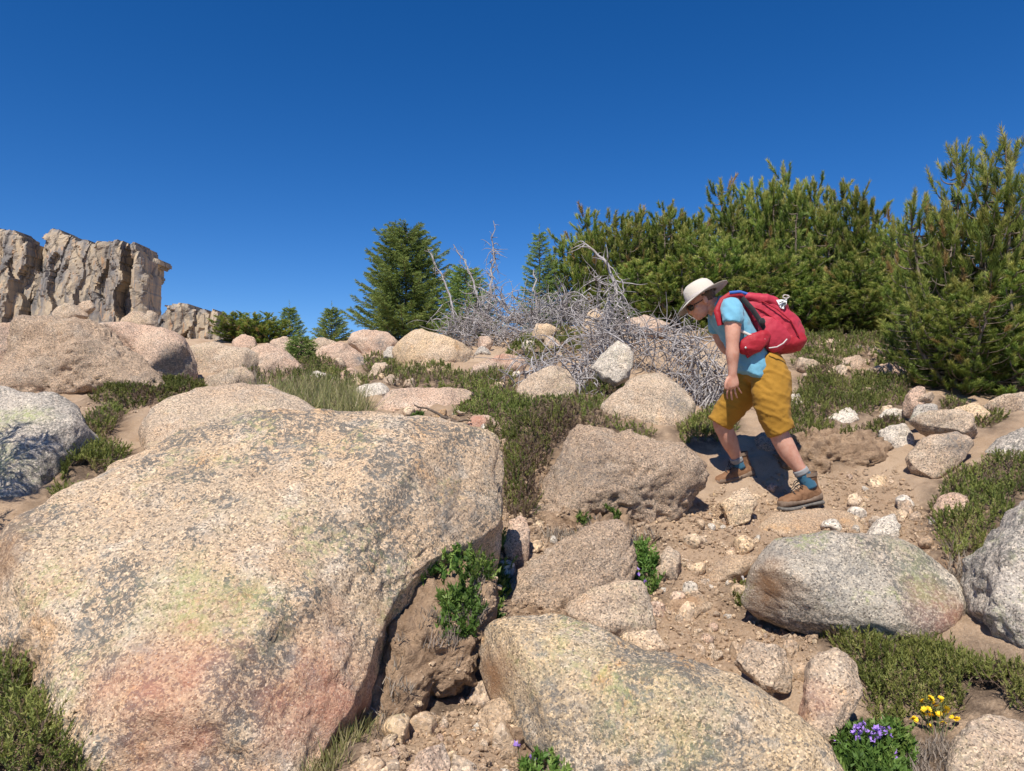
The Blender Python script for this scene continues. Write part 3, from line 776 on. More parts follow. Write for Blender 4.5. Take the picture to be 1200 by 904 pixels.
def tubes(PL, r0, r1, sides=4):
    """PL (m,k,3) polylines -> tapered tubes"""
    PL = np.asarray(PL, float)
    m, k, _ = PL.shape
    T = unit(np.gradient(PL, axis=1))
    u, v = perp(T)
    rad = np.asarray(r0).reshape(-1, 1) * (1 - np.linspace(0, 1, k))[None] + np.asarray(r1).reshape(-1, 1) * np.linspace(0, 1, k)[None]
    th = np.arange(sides) / sides * 2 * math.pi
    ring = PL[:, :, None] + rad[..., None, None] * (u[:, :, None] * np.cos(th)[:, None] + v[:, :, None] * np.sin(th)[:, None])
    vs = ring.reshape(-1, 3)
    ii = np.arange(m * k * sides).reshape(m, k, sides); jj = np.roll(ii, -1, 2)
    f = np.stack([ii[:, :-1], jj[:, :-1], jj[:, 1:], ii[:, 1:]], -1).reshape(-1, 4)
    return vs, f

def join(parts):
    vs, fs, ts, o = [], [], [], 0
    for p in parts:
        fq = p[1]
        if fq.shape[1] == 4: fq = np.concatenate([fq[:, :3], fq[:, [0, 2, 3]]])
        vs.append(p[0]); fs.append(fq + o); o += len(p[0])
        ts.append(p[2] if len(p) > 2 else np.zeros(len(p[0])))
    return np.concatenate(vs), np.concatenate(fs), np.concatenate(ts)

def leafmat(name, stops, rough=.6, trans=.25):
    t = NT(name)
    col = t.ramp(t.attr('tint'), stops)
    oi = t.n.new('ShaderNodeObjectInfo')
    hsv = t.n.new('ShaderNodeHueSaturation')
    t.l.new(col, hsv.inputs['Color'])
    t.l.new(t.math('MULTIPLY_ADD', oi.outputs['Random'], .35, .82), hsv.inputs['Value'])
    t.l.new(t.math('MULTIPLY_ADD', oi.outputs['Random'], .02, .49), hsv.inputs['Hue'])
    col = hsv.outputs[0]
    t.done(col, rough)
    t.b.inputs['Specular IOR Level'].default_value = .35
    tr = t.n.new('ShaderNodeBsdfTranslucent'); t.l.new(col, tr.inputs[0])
    mx = t.n.new('ShaderNodeMixShader'); mx.inputs[0].default_value = trans
    t.l.new(t.b.outputs[0], mx.inputs[1]); t.l.new(tr.outputs[0], mx.inputs[2])
    t.l.new(mx.outputs[0], t.out.inputs[0])
    return t.mat

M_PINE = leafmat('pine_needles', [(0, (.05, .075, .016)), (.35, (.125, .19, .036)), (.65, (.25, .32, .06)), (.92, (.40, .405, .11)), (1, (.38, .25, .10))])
M_FIR = leafmat('fir_needles', [(0, (.09, .145, .04)), (.5, (.20, .28, .07)), (.9, (.32, .39, .105)), (1, (.34, .34, .12))])
M_HEATH = leafmat('heather_leaves', [(0, (.08, .10, .025)), (.35, (.15, .18, .04)), (.62, (.245, .26, .065)), (.73, (.31, .30, .10)), (.8, (.24, .165, .10)), (1, (.19, .135, .10))])
M_LEAF = leafmat('bright_leaves', [(0, (.05, .10, .02)), (.6, (.11, .20, .035)), (1, (.19, .27, .06))])
M_GRASS = leafmat('grass_blades', [(0, (.13, .16, .05)), (.45, (.23, .24, .08)), (.75, (.38, .33, .16)), (1, (.42, .35, .22))])
M_GREYMAT = leafmat('grey_cushion', [(0, (.20, .23, .19)), (1, (.36, .38, .32))])
M_DRY = leafmat('dry_litter', [(0, (.12, .09, .065)), (.6, (.24, .19, .15)), (1, (.33, .28, .23))], trans=.05)

t = NT('bark')
c = t.coord()
n = t.noise(t.vmul(c, (1, 1, .25)), 40, 4, .7)
M_BARK = t.done(t.ramp(n, [(.3, (.10, .075, .055)), (.7, (.27, .22, .18))]), .9, t.bump(n, .6, .01))
t = NT('dead_wood')
c = t.coord()
n = t.noise(c, 28, 4, .7); n2 = t.noise(c, 3, 3, .6)
col = t.ramp(n, [(.3, (.15, .13, .13)), (.5, (.33, .305, .30)), (.72, (.53, .495, .48))])
col = t.mix(t.math('MULTIPLY', t.step(n2, .52, .66), .55), col, (.24, .19, .165))
M_DEAD = t.done(col, .8, t.bump(n, .4, .004))

def pine_meshes(seed, H, Wd, stems=5, K=80, nl=.085, nw=.009, dens=1.0, sl=(.12, .26)):
    """krummholz pine: several upswept stems, branches curving up into candle-like shoots"""
    rg = np.random.default_rng(seed)
    stemPL, brPL, SB, SA, SL, TI = [], [], [], [], [], []
    for s in range(stems):
        az = 2 * math.pi * (s + rg.uniform(-.3, .3)) / stems
        out = (0 if s == 0 else rg.uniform(.35, .8)) * Wd * .5
        h = H * (1 if s == 0 else rg.uniform(.62, .95))
        f = np.linspace(0, 1, 10)
        bend = out * (1 - (1 - f) ** 2.2)
        pl = np.stack([np.cos(az) * bend, np.sin(az) * bend, f * h], -1) + rg.normal(0, .012, (10, 3)) * f[:, None]
        pl[0] = (0, 0, -.08)
        stemPL.append(pl)
        nb = int(34 * dens * h / 2.4) + 8
        for b in range(nb):
            fb = .01 + .97 * (b + rg.uniform()) / nb
            p0 = np.array([np.interp(fb, f, pl[:, i]) for i in range(3)])
            a = b * 2.4 + rg.uniform(-.5, .5)
            ln = (.14 + .42 * (1 - fb) ** .7) * Wd * .62 * rg.uniform(.6, 1.15)
            g = np.linspace(0, 1, 6)
            dr = np.array([math.cos(a), math.sin(a), 0])
            rise = ln * rg.uniform(.35, .85) * (.25 + .75 * min(1, fb / .3))
            bp = p0 + dr * (ln * (1 - (1 - g) ** 1.6))[:, None] + np.array([0, 0, 1]) * (rise * g ** 2.0 - ln * .08 * np.sin(g * 3.1))[:, None]
            brPL.append(bp)
            ns = max(2, int(ln / .085))
            for q in range(ns):
                gq = .2 + .8 * (q + 1) / ns
                pb = np.array([np.interp(gq, g, bp[:, i]) for i in range(3)])
                j = rg.normal(0, .5, 3); j[2] = abs(j[2]) * .4
                ax = dr * rg.uniform(.05, .55) + np.array([0, 0, 1]) * rg.uniform(.7, 1.4) + j * .45
                SB.append(pb + rg.normal(0, .02, 3)); SA.append(ax); SL.append(rg.uniform(*sl))
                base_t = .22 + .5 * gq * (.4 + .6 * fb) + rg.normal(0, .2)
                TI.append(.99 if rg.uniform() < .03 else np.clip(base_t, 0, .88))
        for fq in np.linspace(.35, .98, 12):                  # short shoots on the stem itself
            SB.append(np.array([np.interp(fq, f, pl[:, i]) for i in range(3)])); SA.append(np.array([0, 0, 1.0]) + rg.normal(0, .5, 3)); SL.append(rg.uniform(.12, .2)); TI.append(np.clip(rg.normal(.5, .1), 0, .9))
        for q in range(5):                                    # leader candles
            SB.append(pl[-1] - (pl[-1] - pl[-2]) * q * .3); SA.append(np.array([0, 0, 1.0]) + rg.normal(0, .12, 3)); SL.append(rg.uniform(.16, .24)); TI.append(.9)
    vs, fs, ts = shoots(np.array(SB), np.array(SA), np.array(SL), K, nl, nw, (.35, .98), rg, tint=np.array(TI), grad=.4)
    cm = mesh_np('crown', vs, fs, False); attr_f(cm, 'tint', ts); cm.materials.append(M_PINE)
    v1, f1 = tubes(np.array(stemPL), .035 * H / 2.4, .006, 6)
    tm = mesh_np('trunk', v1, f1); tm.materials.append(M_BARK)
    v2, f2 = tubes(np.array(brPL), .010, .004, 4)
    bm_ = mesh_np('branches', v2, f2); bm_.materials.append(M_BARK)
    return tm, bm_, cm

def fir_meshes(seed, H, Wd, K=16, nl=.04, nw=.008, dens=1.0, droop=.12, shape=.75):
    rg = np.random.default_rng(seed)
    f = np.linspace(0, 1, 8)
    tr = np.stack([.02 * H * np.sin(f * 3 + seed), .02 * H * np.cos(f * 2 + seed) - .02 * H, f * H - .05], -1)
    br, SB, SA, SL, TI = [], [], [], [], []
    nb = int(75 * dens)
    for b in range(nb):
        fb = .03 + .95 * ((b + rg.uniform()) / nb)
        p0 = np.array([np.interp(fb, f, tr[:, i]) for i in range(3)])
        a = b * 2.399 + rg.uniform(-.3, .3)
        ln = Wd * .5 * ((1 - fb) ** shape) * rg.uniform(.65, 1.15) + .04
        dr = np.array([math.cos(a), math.sin(a), 0]); sd_ = np.array([-dr[1], dr[0], 0])
        g = np.linspace(0, 1, 5)
        bp = p0 + dr * (ln * g)[:, None] + np.array([0, 0, 1]) * (ln * (.25 * g - droop * 2 * g * (1 - g)) + ln * .12 * g ** 2)[:, None]
        br.append(bp)
        ns = max(4, int(ln / .035))
        for q in range(ns):
            gq = .15 + .85 * (q + 1) / ns
            pb = np.array([np.interp(gq, g, bp[:, i]) for i in range(3)])
            for s in (-1, 1):
                ax = dr * .7 + sd_ * s * rg.uniform(.3, 1.0) + np.array([0, 0, 1]) * rg.uniform(-.25, .35)
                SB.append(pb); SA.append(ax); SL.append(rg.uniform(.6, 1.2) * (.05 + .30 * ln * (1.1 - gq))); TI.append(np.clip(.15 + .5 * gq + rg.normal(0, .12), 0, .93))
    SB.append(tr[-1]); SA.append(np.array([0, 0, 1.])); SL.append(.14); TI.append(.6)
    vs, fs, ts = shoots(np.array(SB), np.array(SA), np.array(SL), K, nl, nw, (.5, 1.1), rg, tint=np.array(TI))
    cm = mesh_np('crown', vs, fs, False); attr_f(cm, 'tint', ts); cm.materials.append(M_FIR)
    v1, f1 = tubes(np.array([tr]), .03 * H / 2, .006, 6)
    tm = mesh_np('trunk', v1, f1); tm.materials.append(M_BARK)
    v2, f2 = tubes(np.array(br), .008, .003, 4)
    bm_ = mesh_np('branches', v2, f2); bm_.materials.append(M_BARK)
    return tm, bm_, cm

def tree(name, label, cat, meshes, loc, rz=0, sc=1.0, group=None, tilt=(0, 0)):
    o = empty(name, loc, label, cat, group)
    o.rotation_euler = (tilt[0], tilt[1], rz)
    o.scale = (sc, sc, sc) if np.isscalar(sc) else sc
    for nm, me in zip(('trunk', 'branches', 'crown'), meshes):
        link(nm, me, None, o)
    return o

def on_ground(px, d, sink=.03):
    x = P(px, 480, d)[0]
    return Vector((x, d, ground_z(x, d)[0] - sink))

# -- dark pines on the crest, five meshes shared by all of them
PINES = [pine_meshes(100 + i, 2.4, 1.35, 5 + i % 3, nl=.088, nw=.011) for i in range(5)]
PLIST = [  # photo x, distance, photo y of the top
    (690, 12.6, 246, 0), (722, 12.2, 250, 1), (752, 12.8, 246, 2), (788, 12.4, 240, 3), (822, 12.0, 252, 4), (848, 12.6, 212, 0), (884, 12.8, 212, 1), (922, 12.4, 198, 2), (958, 12.6, 212, 3),
    (992, 12.2, 214, 4), (1026, 12.0, 234, 0), (1056, 11.6, 262, 1), (1084, 11.2, 285, 2),
    (745, 11.3, 305, 3), (800, 11.0, 300, 4), (850, 11.2, 280, 1), (905, 11.0, 285, 2), (955, 11.0, 290, 0), (1005, 10.8, 300, 3), (1046, 10.4, 320, 1), (870, 10.7, 325, 3), (930, 10.5, 330, 4), (985, 10.3, 335, 2)]
for i, (px, d, yt, k) in enumerate(PLIST):
    g = on_ground(px, d)
    h = P(px, yt, d)[2] - g.z
    back = i < 13
    own = {0: 'pine of the stand closest to the bleached dead tree top', 7: 'tallest pine of the dense stand behind the hiker', 12: 'low end pine of the stand next to the near pines', 4: 'pine of the stand dipping lowest between taller neighbours'}.get(i)
    tree('pine_tree', own or ('dark green pine in the dense stand on the crest behind the hiker' if back else 'shorter bushy pine at the front of the stand behind the hiker'), 'pine tree', PINES[k], g, i * 1.7, (1.0, 1.0, h / 2.55),
         None if own else 'pines in the dense stand' if back else 'short pines fronting the stand')
# -- the near pines on the right
NEAR = [pine_meshes(201 + i, 2.3, w, st, K=90, nl=.072, nw=.0065, dens=dn, sl=(.10, .22)) for i, (w, st, dn) in enumerate(((1.3, 7, 1.25), (1.1, 6, 1.1)))]
for lb, px, d, yt, k, rz, w in (('near pine with a tall bare-tipped leader above the rock pile', 1128, 7.3, 176, 0, .4, .95), ('tallest near pine, bushy to its top, beside the rock pile', 1186, 7.2, 158, 1, 1.3, 1.1),
                                ('low bushy pine sweeping the ground by the notched rock', 1122, 6.95, 330, 0, 2.2, 1.0), ('low spreading pine over the shaded tan rock', 1190, 6.75, 315, 1, 3.6, 1.15),
                                ('rounded pine filling the gap between the near pines and the stand', 1092, 8.4, 275, 1, 5.0, 1.0), ('pine crowding behind the tallest near pine', 1240, 7.6, 200, 0, 3.0, 1.0)):
    g = on_ground(px, d)
    tree('pine_tree', lb, 'pine tree', NEAR[k], g, rz, (w, w, (P(px, yt, d)[2] - g.z) / 2.42))

# -- firs and bushes along the crest
def fir(label, px, d, yt, yb_w, seed, **kw):
    g = on_ground(px, d, .05)
    h = P(px, yt, d)[2] - g.z
    return tree(kw.pop('name', 'fir_tree'), label, kw.pop('cat', 'fir tree'), fir_meshes(seed, h, yb_w / FPX * d, **kw), g, seed)
fir('broad fluffy green tree standing alone behind the cream boulder', 474, 12.6, 266, 122, 301, dens=2.8, shape=.34, K=20, nl=.045, nw=.009)
fir('low green bush crowding the foot of the broad fluffy tree', 545, 12.0, 312, 80, 302, dens=1.6, shape=.4, name='bush', cat='bush', K=18)
fir('slender pale-trunked conifer behind the grey dead branches', 628, 12.4, 270, 62, 303, dens=1.3, shape=.7)
fir('small pale conifer beside the slender pale-trunked one', 650, 12.8, 300, 50, 304, dens=1.1, shape=.5)
fir('tiny pointed fir on the skyline next to the low bushes', 338, 13.2, 358, 34, 305, dens=.8, shape=.7)
fir('tiny pointed fir alone on the skyline over the pink boulders', 388, 13.0, 359, 44, 306, dens=.9, shape=.7)
fir('little dark shrub wedged between pink boulders', 352, 8.9, 392, 34, 307, dens=.7, shape=.5, name='shrub', cat='shrub', K=14)
for px, d, s, lb in ((280, 13.0, .34, 'low spreading pine bush on the skyline before the jagged cliff'), (312, 12.6, .38, 'low pine bush beside the tiny pointed fir on the skyline')):
    tree('bush', lb, 'bush', PINES[1], on_ground(px, d), d, (.75, .75, s * .62))

gz = ground_z(-3.25, 3.4)[0]
tree('pine_sapling', 'sparse conifer whose branches shade the striped grey boulder', 'pine tree', fir_meshes(311, 1.9, 1.25, K=14, nl=.05, nw=.008, dens=.36, droop=.3, shape=.35), (-3.25, 3.4, gz - .05), .5)

# ---------------------------------------------------------------- dead wood
def wander(p0, dirs, ln, k, rg, wig=.35, grav=0.0):
    """m random curved twigs: starts (m,3), directions, lengths -> (m,k,3)"""
    m = len(p0)
    d = unit(np.array(dirs, float)); p = np.array(p0, float); out = [p.copy()]
    cv = rg.normal(0, wig, (m, 3))
    for i in range(k - 1):
        cv = cv * .8 + rg.normal(0, wig * .5, (m, 3))
        d = unit(d + cv * .45 + np.array([0, 0, -grav]))
        p = p + d * (np.asarray(ln) / (k - 1))[:, None]
        out.append(p.copy())
    return np.stack(out, 1)

def dead_tree(label, trunks, tangles, seed, group=None, name='dead_tree'):
    """trunks: list of (polyline of (px,py,d), r0, r1); tangles: (guide polyline, count, length, spread, grav)"""
    rg = np.random.default_rng(seed)
    first = trunks[0][0][0] if trunks else tangles[0][0][0]
    org = P(*first)
    root = empty(name, org, label, 'dead tree', group)
    for pl, r0, r1 in trunks:
        q = np.array([P(*p) for p in pl]) - org
        f = np.linspace(0, 1, len(q)); g = np.linspace(0, 1, 14)
        q = np.stack([np.interp(g, f, q[:, i]) for i in range(3)], -1)
        q += rg.normal(0, r0 * .5, q.shape)
        v, fc = tubes(q[None], r0, r1, 7)
        link('trunk', mesh_np('trunk', v, fc), M_DEAD, root)
        L_ = np.linalg.norm(q[-1] - q[0])
        nb = int(16 * L_) + 4
        g0 = rg.uniform(.15, 1, nb)
        p0 = np.stack([np.interp(g0, g, q[:, i]) for i in range(3)], -1)
        tw = wander(p0, rg.normal(0, 1, (nb, 3)) + (q[-1] - q[0]) / L_ * .4, rg.uniform(.08, .3, nb) * min(1.3, L_ * .7), 8, rg, .4, .02)
        v, fc = tubes(tw, r0 * .28, .0015, 4)
        link('twigs', mesh_np('twigs', v, fc), M_DEAD, root)['kind'] = 'stuff'
    for gl, cnt, ln, sp, grav in tangles:
        q = np.array([P(*p) for p in gl]) - org
        f = np.linspace(0, 1, len(q))
        cnt = int(cnt * .62)
        g0 = rg.uniform(0, 1, cnt)
        p0 = np.stack([np.interp(g0, f, q[:, i]) for i in range(3)], -1) + rg.normal(0, sp, (cnt, 3)) * (1, 1.2, .8)
        T = unit(q[-1] - q[0])
        dirs = rg.normal(0, .75, (cnt, 3)) + T * .6
        tw = wander(p0, dirs, rg.uniform(.5, 1.2, cnt) * ln, 11, rg, .42, grav)
        v, fc = tubes(tw, rg.uniform(.004, .0105, cnt), .002, 4)
        sub = wander(tw[:, 5], rg.normal(0, 1, (cnt, 3)), rg.uniform(.2, .5, cnt) * ln, 7, rg, .5, grav)
        v2, f2 = tubes(sub, .0038, .0014, 3)
        link('branches', mesh_np('branches', *join([(v, fc), (v2, f2)])[:2]), M_DEAD, root)['kind'] = 'stuff'
    return root

dead_tree('grey dead pine with branches cascading over the whitish round boulder',
          [([(716, 392, 8.2), (712, 360, 8.4), (722, 340, 8.5), (712, 312, 8.5), (700, 296, 8.6), (684, 284, 8.7)], .035, .008), ([(714, 372, 8.3), (728, 350, 8.3), (732, 335, 8.3), (720, 318, 8.4)], .016, .004),
           ([(716, 392, 8.2), (760, 392, 7.8), (800, 400, 7.2), (826, 430, 6.7), (832, 462, 6.5)], .018, .005), ([(716, 392, 8.2), (690, 420, 7.6), (672, 440, 7.2), (680, 470, 6.6)], .015, .004)],
          [([(712, 330, 8.4), (714, 390, 8.2)], 150, .40, .09, .05), ([(690, 392, 8.2), (735, 397, 8.0)], 150, .5, .14, .08),
           ([(725, 388, 8.0), (780, 395, 7.6), (812, 408, 7.2)], 210, .55, .11, .10), ([(800, 402, 7.2), (822, 432, 6.8), (836, 468, 6.5)], 210, .5, .09, .16),
           ([(712, 395, 7.9), (690, 420, 7.5), (672, 455, 6.8)], 190, .5, .10, .14), ([(682, 420, 7.5), (640, 432, 7.2), (606, 438, 7.0)], 110, .55, .09, .06), ([(665, 440, 7.0), (690, 470, 6.5)], 40, .4, .06, .12)], 401)
dead_tree('grey thicket of dead krummholz twigs on the crest above the mossy knoll',
          [([(536, 388, 10.6), (528, 350, 10.8), (517, 322, 10.9), (502, 293, 11.0)], .022, .006), ([(566, 372, 10.6), (556, 335, 10.7), (545, 308, 10.8), (532, 287, 10.9)], .02, .006), ([(600, 372, 10.6), (585, 352, 10.6), (566, 338, 10.7), (548, 333, 10.8)], .02, .006),
           ([(610, 380, 10.4), (640, 360, 10.4), (665, 345, 10.5)], .018, .006), ([(626, 380, 10.8), (628, 350, 10.9), (627, 318, 11.0)], .03, .010)],
          [([(515, 390, 10.4), (560, 388, 10.3)], 190, .5, .12, .04), ([(530, 376, 10.5), (600, 368, 10.5)], 210, .5, .14, .04), ([(560, 388, 10.2), (640, 382, 10.1)], 220, .5, .12, .04),
           ([(600, 370, 10.4), (680, 366, 10.2)], 210, .5, .13, .04), ([(650, 355, 10.3), (690, 375, 9.6)], 190, .5, .13, .05), ([(580, 392, 9.9), (620, 388, 9.8)], 90, .4, .09, .03), ([(570, 340, 10.7), (585, 370, 10.6)], 80, .4, .12, 0)], 402)
dead_tree('thin dead snag standing upright above the grey thicket', [([(570, 385, 10.9), (574, 340, 10.9), (577, 300, 10.9), (579, 260, 10.9)], .028, .005)], [([(572, 350, 10.9), (578, 280, 10.9)], 26, .28, .02, .1)], 403)

def stick(label, pts, r0, r1, mat, seed, forks=()):
    rg = np.random.default_rng(seed)
    org = P(*pts[0])
    root = empty('stick', org, label, 'stick')
    for n_, pl in enumerate((pts,) + tuple(forks)):
        q = np.array([P(*p) for p in pl]) - org
        f = np.linspace(0, 1, len(q)); g = np.linspace(0, 1, 10)
        q = np.stack([np.interp(g, f, q[:, i]) for i in range(3)], -1) + rg.normal(0, r0 * .35, (10, 3))
        v, fc = tubes(q[None], r0 * (1 if n_ == 0 else .6), r1, 6)
        link('stem' if n_ == 0 else 'fork', mesh_np('stem', v, fc), mat, root)
t = NT('dark_wood'); n = t.noise(t.coord(), 40, 4, .7)
M_DARKWOOD = t.done(t.ramp(n, [(.3, (.06, .045, .035)), (.7, (.17, .13, .10))]), .9, t.bump(n, .5, .004))
stick('crooked dark stick jutting over the flat pinkish slab', [(542, 499, 5.5), (525, 491, 5.55), (508, 482, 5.6), (486, 475, 5.7)], .017, .006, M_DARKWOOD, 1, [[(534, 495, 5.52), (545, 492, 5.5), (552, 494, 5.5)]])
stick('weathered grey driftwood stick on the path', [(834, 668, 4.08), (850, 671, 4.04), (866, 675, 4.0), (874, 680, 3.97)], .014, .006, M_DEAD, 2, [[(845, 670, 4.05), (858, 667, 4.03), (868, 668, 4.0)]])
stick('thin twig lying on the huge slab boulder near the grass clump', [(508, 508, 4.25), (518, 514, 4.2), (524, 519, 4.18)], .004, .002, M_DARKWOOD, 3)
# ---------------------------------------------------------------- ground cover patches, on the ground under a world-space polygon
from mathutils.bvhtree import BVHTree
_bv, _bf = [], []
for o_ in EARTH:
    k_ = len(_bv)
    _bv += [tuple(v_.co + o_.location) for v_ in o_.data.vertices]; _bf += [tuple(i + k_ for i in p_.vertices) for p_ in o_.data.polygons]
EARTH_BVH = BVHTree.FromPolygons(_bv, _bf)

def surface_z(x, y):
    """ground height, or the top of an earth bank where one stands"""
    z = ground_z(x, y)
    for i, (a, b) in enumerate(zip(x, y)):
        h_ = EARTH_BVH.ray_cast(Vector((a, b, z[i] + .6)), Vector((0, 0, -1)))
        if h_[0] is not None: z[i] = max(z[i], h_[0].z)
    return z

def inside(pts, poly):
    x, y = pts[:, 0], pts[:, 1]
    r = np.zeros(len(pts), bool)
    for i in range(len(poly)):
        a, b = poly[i], poly[i - 1]
        cond = (a[1] > y) != (b[1] > y)
        r ^= cond & (x < (b[0] - a[0]) * (y - a[1]) / (b[1] - a[1] + 1e-12) + a[0])
    return r

def edge_dist(pts, poly):
    d = np.full(len(pts), 1e9)
    for i in range(len(poly)):
        a, b = poly[i], poly[i - 1]
        e = b - a; t_ = np.clip(((pts - a) @ e) / (e @ e + 1e-12), 0, 1)
        d = np.minimum(d, np.linalg.norm(pts - a - t_[:, None] * e, axis=1))
    return d

def scatter(poly_px, n, rg, litter=False):
    pp = np.array(poly_px, float)
    dp = hit(pp[:, 0], pp[:, 1])
    dp = np.where(np.isfinite(dp), dp, 13.0)
    for i, (a, b) in enumerate(pp):
        h_ = EARTH_BVH.ray_cast(Vector(EYE), Vector(ray(a, b)))
        if h_[0] is not None: dp[i] = min(dp[i], h_[0].y)
    poly = P(pp[:, 0], pp[:, 1], dp)[:, :2]
    lo, hi = poly.min(0), poly.max(0)
    area = .5 * abs(np.dot(poly[:, 0], np.roll(poly[:, 1], 1)) - np.dot(poly[:, 1], np.roll(poly[:, 0], 1)))
    n = int(n(area)) if callable(n) else n
    q = rg.uniform(lo, hi, (n * 12 + 400, 2))
    q = q[inside(q, poly)][:n]
    ed = edge_dist(q, poly)
    if not litter: return q, ed, area
    gx = np.stack([GX.ravel(), GY.ravel()], -1)
    sel = np.where((gx[:, 0] > lo[0] - .3) & (gx[:, 0] < hi[0] + .3) & (gx[:, 1] > lo[1] - .3) & (gx[:, 1] < hi[1] + .3))[0]
    ins = inside(gx[sel], poly); e2 = edge_dist(gx[sel], poly)
    HUMUS[sel] = np.maximum(HUMUS[sel], np.where(ins, 1, np.clip(1 - e2 / .14, 0, 1)))
    return q, ed, area

def patch(label, poly_px, kind='heath', dens=1500, h=.07, mound=.06, seed=0, cat='heather', name='heather_patch', brown=.26, mx=3000, zoff=0.0):
    rg = np.random.default_rng(seed * 31 + 5)
    q, ed, area = scatter(poly_px, lambda a: np.clip(a * dens * (1.5 if kind == 'heath' else 1), 90, mx), rg, True)
    keep = fbm(np.c_[q * 4, np.zeros(len(q))], 2, seed) > -.55
    q, ed = q[keep], ed[keep]
    m = len(q)
    z = surface_z(q[:, 0], q[:, 1]) + zoff
    md = mound * np.clip(ed / .15, 0, 1) ** .7 * (1 + .6 * fbm(np.c_[q * 5, np.zeros(m)], 2, seed + 3))
    B = np.c_[q, z + np.maximum(md, 0) - .01]
    org = np.r_[q.mean(0), z.mean()]
    parts = []
    dist = np.hypot(*q.mean(0))
    fat = 1 + max(0, dist - 4) * .08          # fewer, larger sprigs where they are only a pixel or two across
    brn = brown * (1 + 1.4 * fbm(np.c_[q * 3.5, np.zeros(m)], 2, seed + 15))
    tin = np.where(rg.uniform(0, 1, m) < brn, rg.uniform(.78, 1, m), np.clip(.42 + .25 * fbm(np.c_[q * 6, np.zeros(m)], 2, seed + 9) + rg.normal(0, .13, m), 0, .73))
    L = h * rg.uniform(.55, 1.25, m)
    if kind == 'heath':
        A = np.c_[rg.normal(0, .45, (m, 2)), np.ones(m)]
        parts.append(shoots(B - org, A, L * (.8 if dist > 5 else 1), 24, .016 * fat, .0055 * fat, (.5, 1.15), rg, tint=tin))
        k = m // 5
        tw = wander((B - org)[:k] - (0, 0, .02), np.c_[rg.normal(0, .8, (k, 2)), rg.uniform(.2, 1, k)], h * rg.uniform(.7, 1.4, k), 5, rg, .3)
        v, f = tubes(tw, .0022 * fat, .001 * fat, 3)
        parts.append((v, f, np.full(len(v), .95)))
        mat = M_HEATH
    elif kind == 'leaf':
        A = np.c_[rg.normal(0, .55, (m, 2)), np.ones(m)]
        parts.append(shoots(B - org, A, L, 15, .024 * fat, .013 * fat, (.6, 1.35), rg, tint=np.clip(tin, 0, 1) * 1.2))
        mat = M_LEAF
    elif kind in ('grass', 'dry'):
        K = 6
        Bk = np.repeat(B - org, K, 0) + np.c_[rg.normal(0, .012, (m * K, 2)), np.zeros(m * K)]
        dirs = np.c_[rg.normal(0, .35, (m * K, 2)), np.ones(m * K)]
        tw = wander(Bk, dirs, np.repeat(L, K) * rg.uniform(.6, 1.1, m * K), 5, rg, .12, .05)
        w = (.0022 * fat) * unit(np.c_[rg.normal(size=(m * K, 2)), np.zeros(m * K)])
        wf = np.array([1, 1, .8, .55, .08])
        ring = np.stack([tw + w[:, None] * wf[:, None], tw - w[:, None] * wf[:, None]], 2)
        v = ring.reshape(-1, 3)
        ii = np.arange(len(v)).reshape(m * K, 5, 2)
        f = np.stack([ii[:, :-1, 0], ii[:, :-1, 1], ii[:, 1:, 1], ii[:, 1:, 0]], -1).reshape(-1, 4)
        tn = np.repeat(np.clip(rg.normal(.58 if kind == 'grass' else .8, .24, m * K), 0, 1), 10)
        parts.append((v, f, tn)); mat = M_GRASS if kind == 'grass' else M_DRY
    elif kind == 'grey':
        A = np.c_[rg.normal(0, .6, (m, 2)), np.ones(m)]
        parts.append(shoots(B - org, A, L, 10, .014 * fat, .009 * fat, (.5, 1.3), rg)); mat = M_GREYMAT
    v, f, tn = join(parts)
    me = mesh_np(name, v, f, False); attr_f(me, 'tint', tn)
    o = link(name, me, mat, loc=org)
    tag(o, label, cat, kind='stuff')
    return o

patch('green heather strip under the tall rough brown boulder', [(106, 470), (140, 456), (200, 449), (242, 453), (236, 464), (180, 472), (130, 477)], seed=1, dens=900)
patch('dark heather tuft beside the striped grey boulder', [(92, 508), (108, 482), (146, 480), (140, 497), (122, 518), (98, 520)], seed=2, dens=1500, h=.09)
patch('dark heather wedge between the striped grey boulder and the long pale slab', [(62, 582), (75, 550), (106, 528), (152, 530), (132, 552), (92, 578), (66, 600)], seed=3, dens=1800, h=.1)
patch('tall straw-green grass clump above the huge slab boulder', [(276, 496), (288, 480), (330, 462), (400, 460), (432, 474), (430, 500), (380, 506), (320, 504)], 'grass', seed=4, dens=420, h=.27, mound=.0, cat='grass', name='grass_clump', mx=900)
patch('grey-green cushion plant on the edge of the huge slab boulder', [(380, 500), (450, 503), (446, 516), (388, 514)], 'grey', seed=5, dens=3000, h=.03, mound=.03, cat='plant', name='cushion_plant')
patch('dry brown grass beside the flat pale slab', [(250, 458), (270, 444), (300, 442), (306, 460), (280, 466)], 'dry', seed=6, dens=300, h=.2, mound=0, cat='grass', name='grass_clump')
patch('heather carpet under the cream triangular boulder', [(440, 444), (480, 436), (560, 438), (604, 446), (602, 462), (560, 462), (500, 456), (460, 456)], seed=7, dens=420, h=.09)
patch('heather below the pink boulders', [(425, 425), (450, 420), (474, 436), (450, 446), (432, 440)], seed=8, dens=420, h=.09)
patch('bright heather mound by the end of the dark stick', [(530, 492), (560, 468), (600, 462), (616, 478), (606, 498), (560, 494)], seed=9, dens=900, h=.09, brown=.1)
patch('heather band below the twig-covered tan boulder', [(590, 478), (640, 474), (700, 482), (770, 512), (760, 522), (700, 512), (650, 500), (606, 506)], seed=10, dens=1000, h=.08, brown=.45)
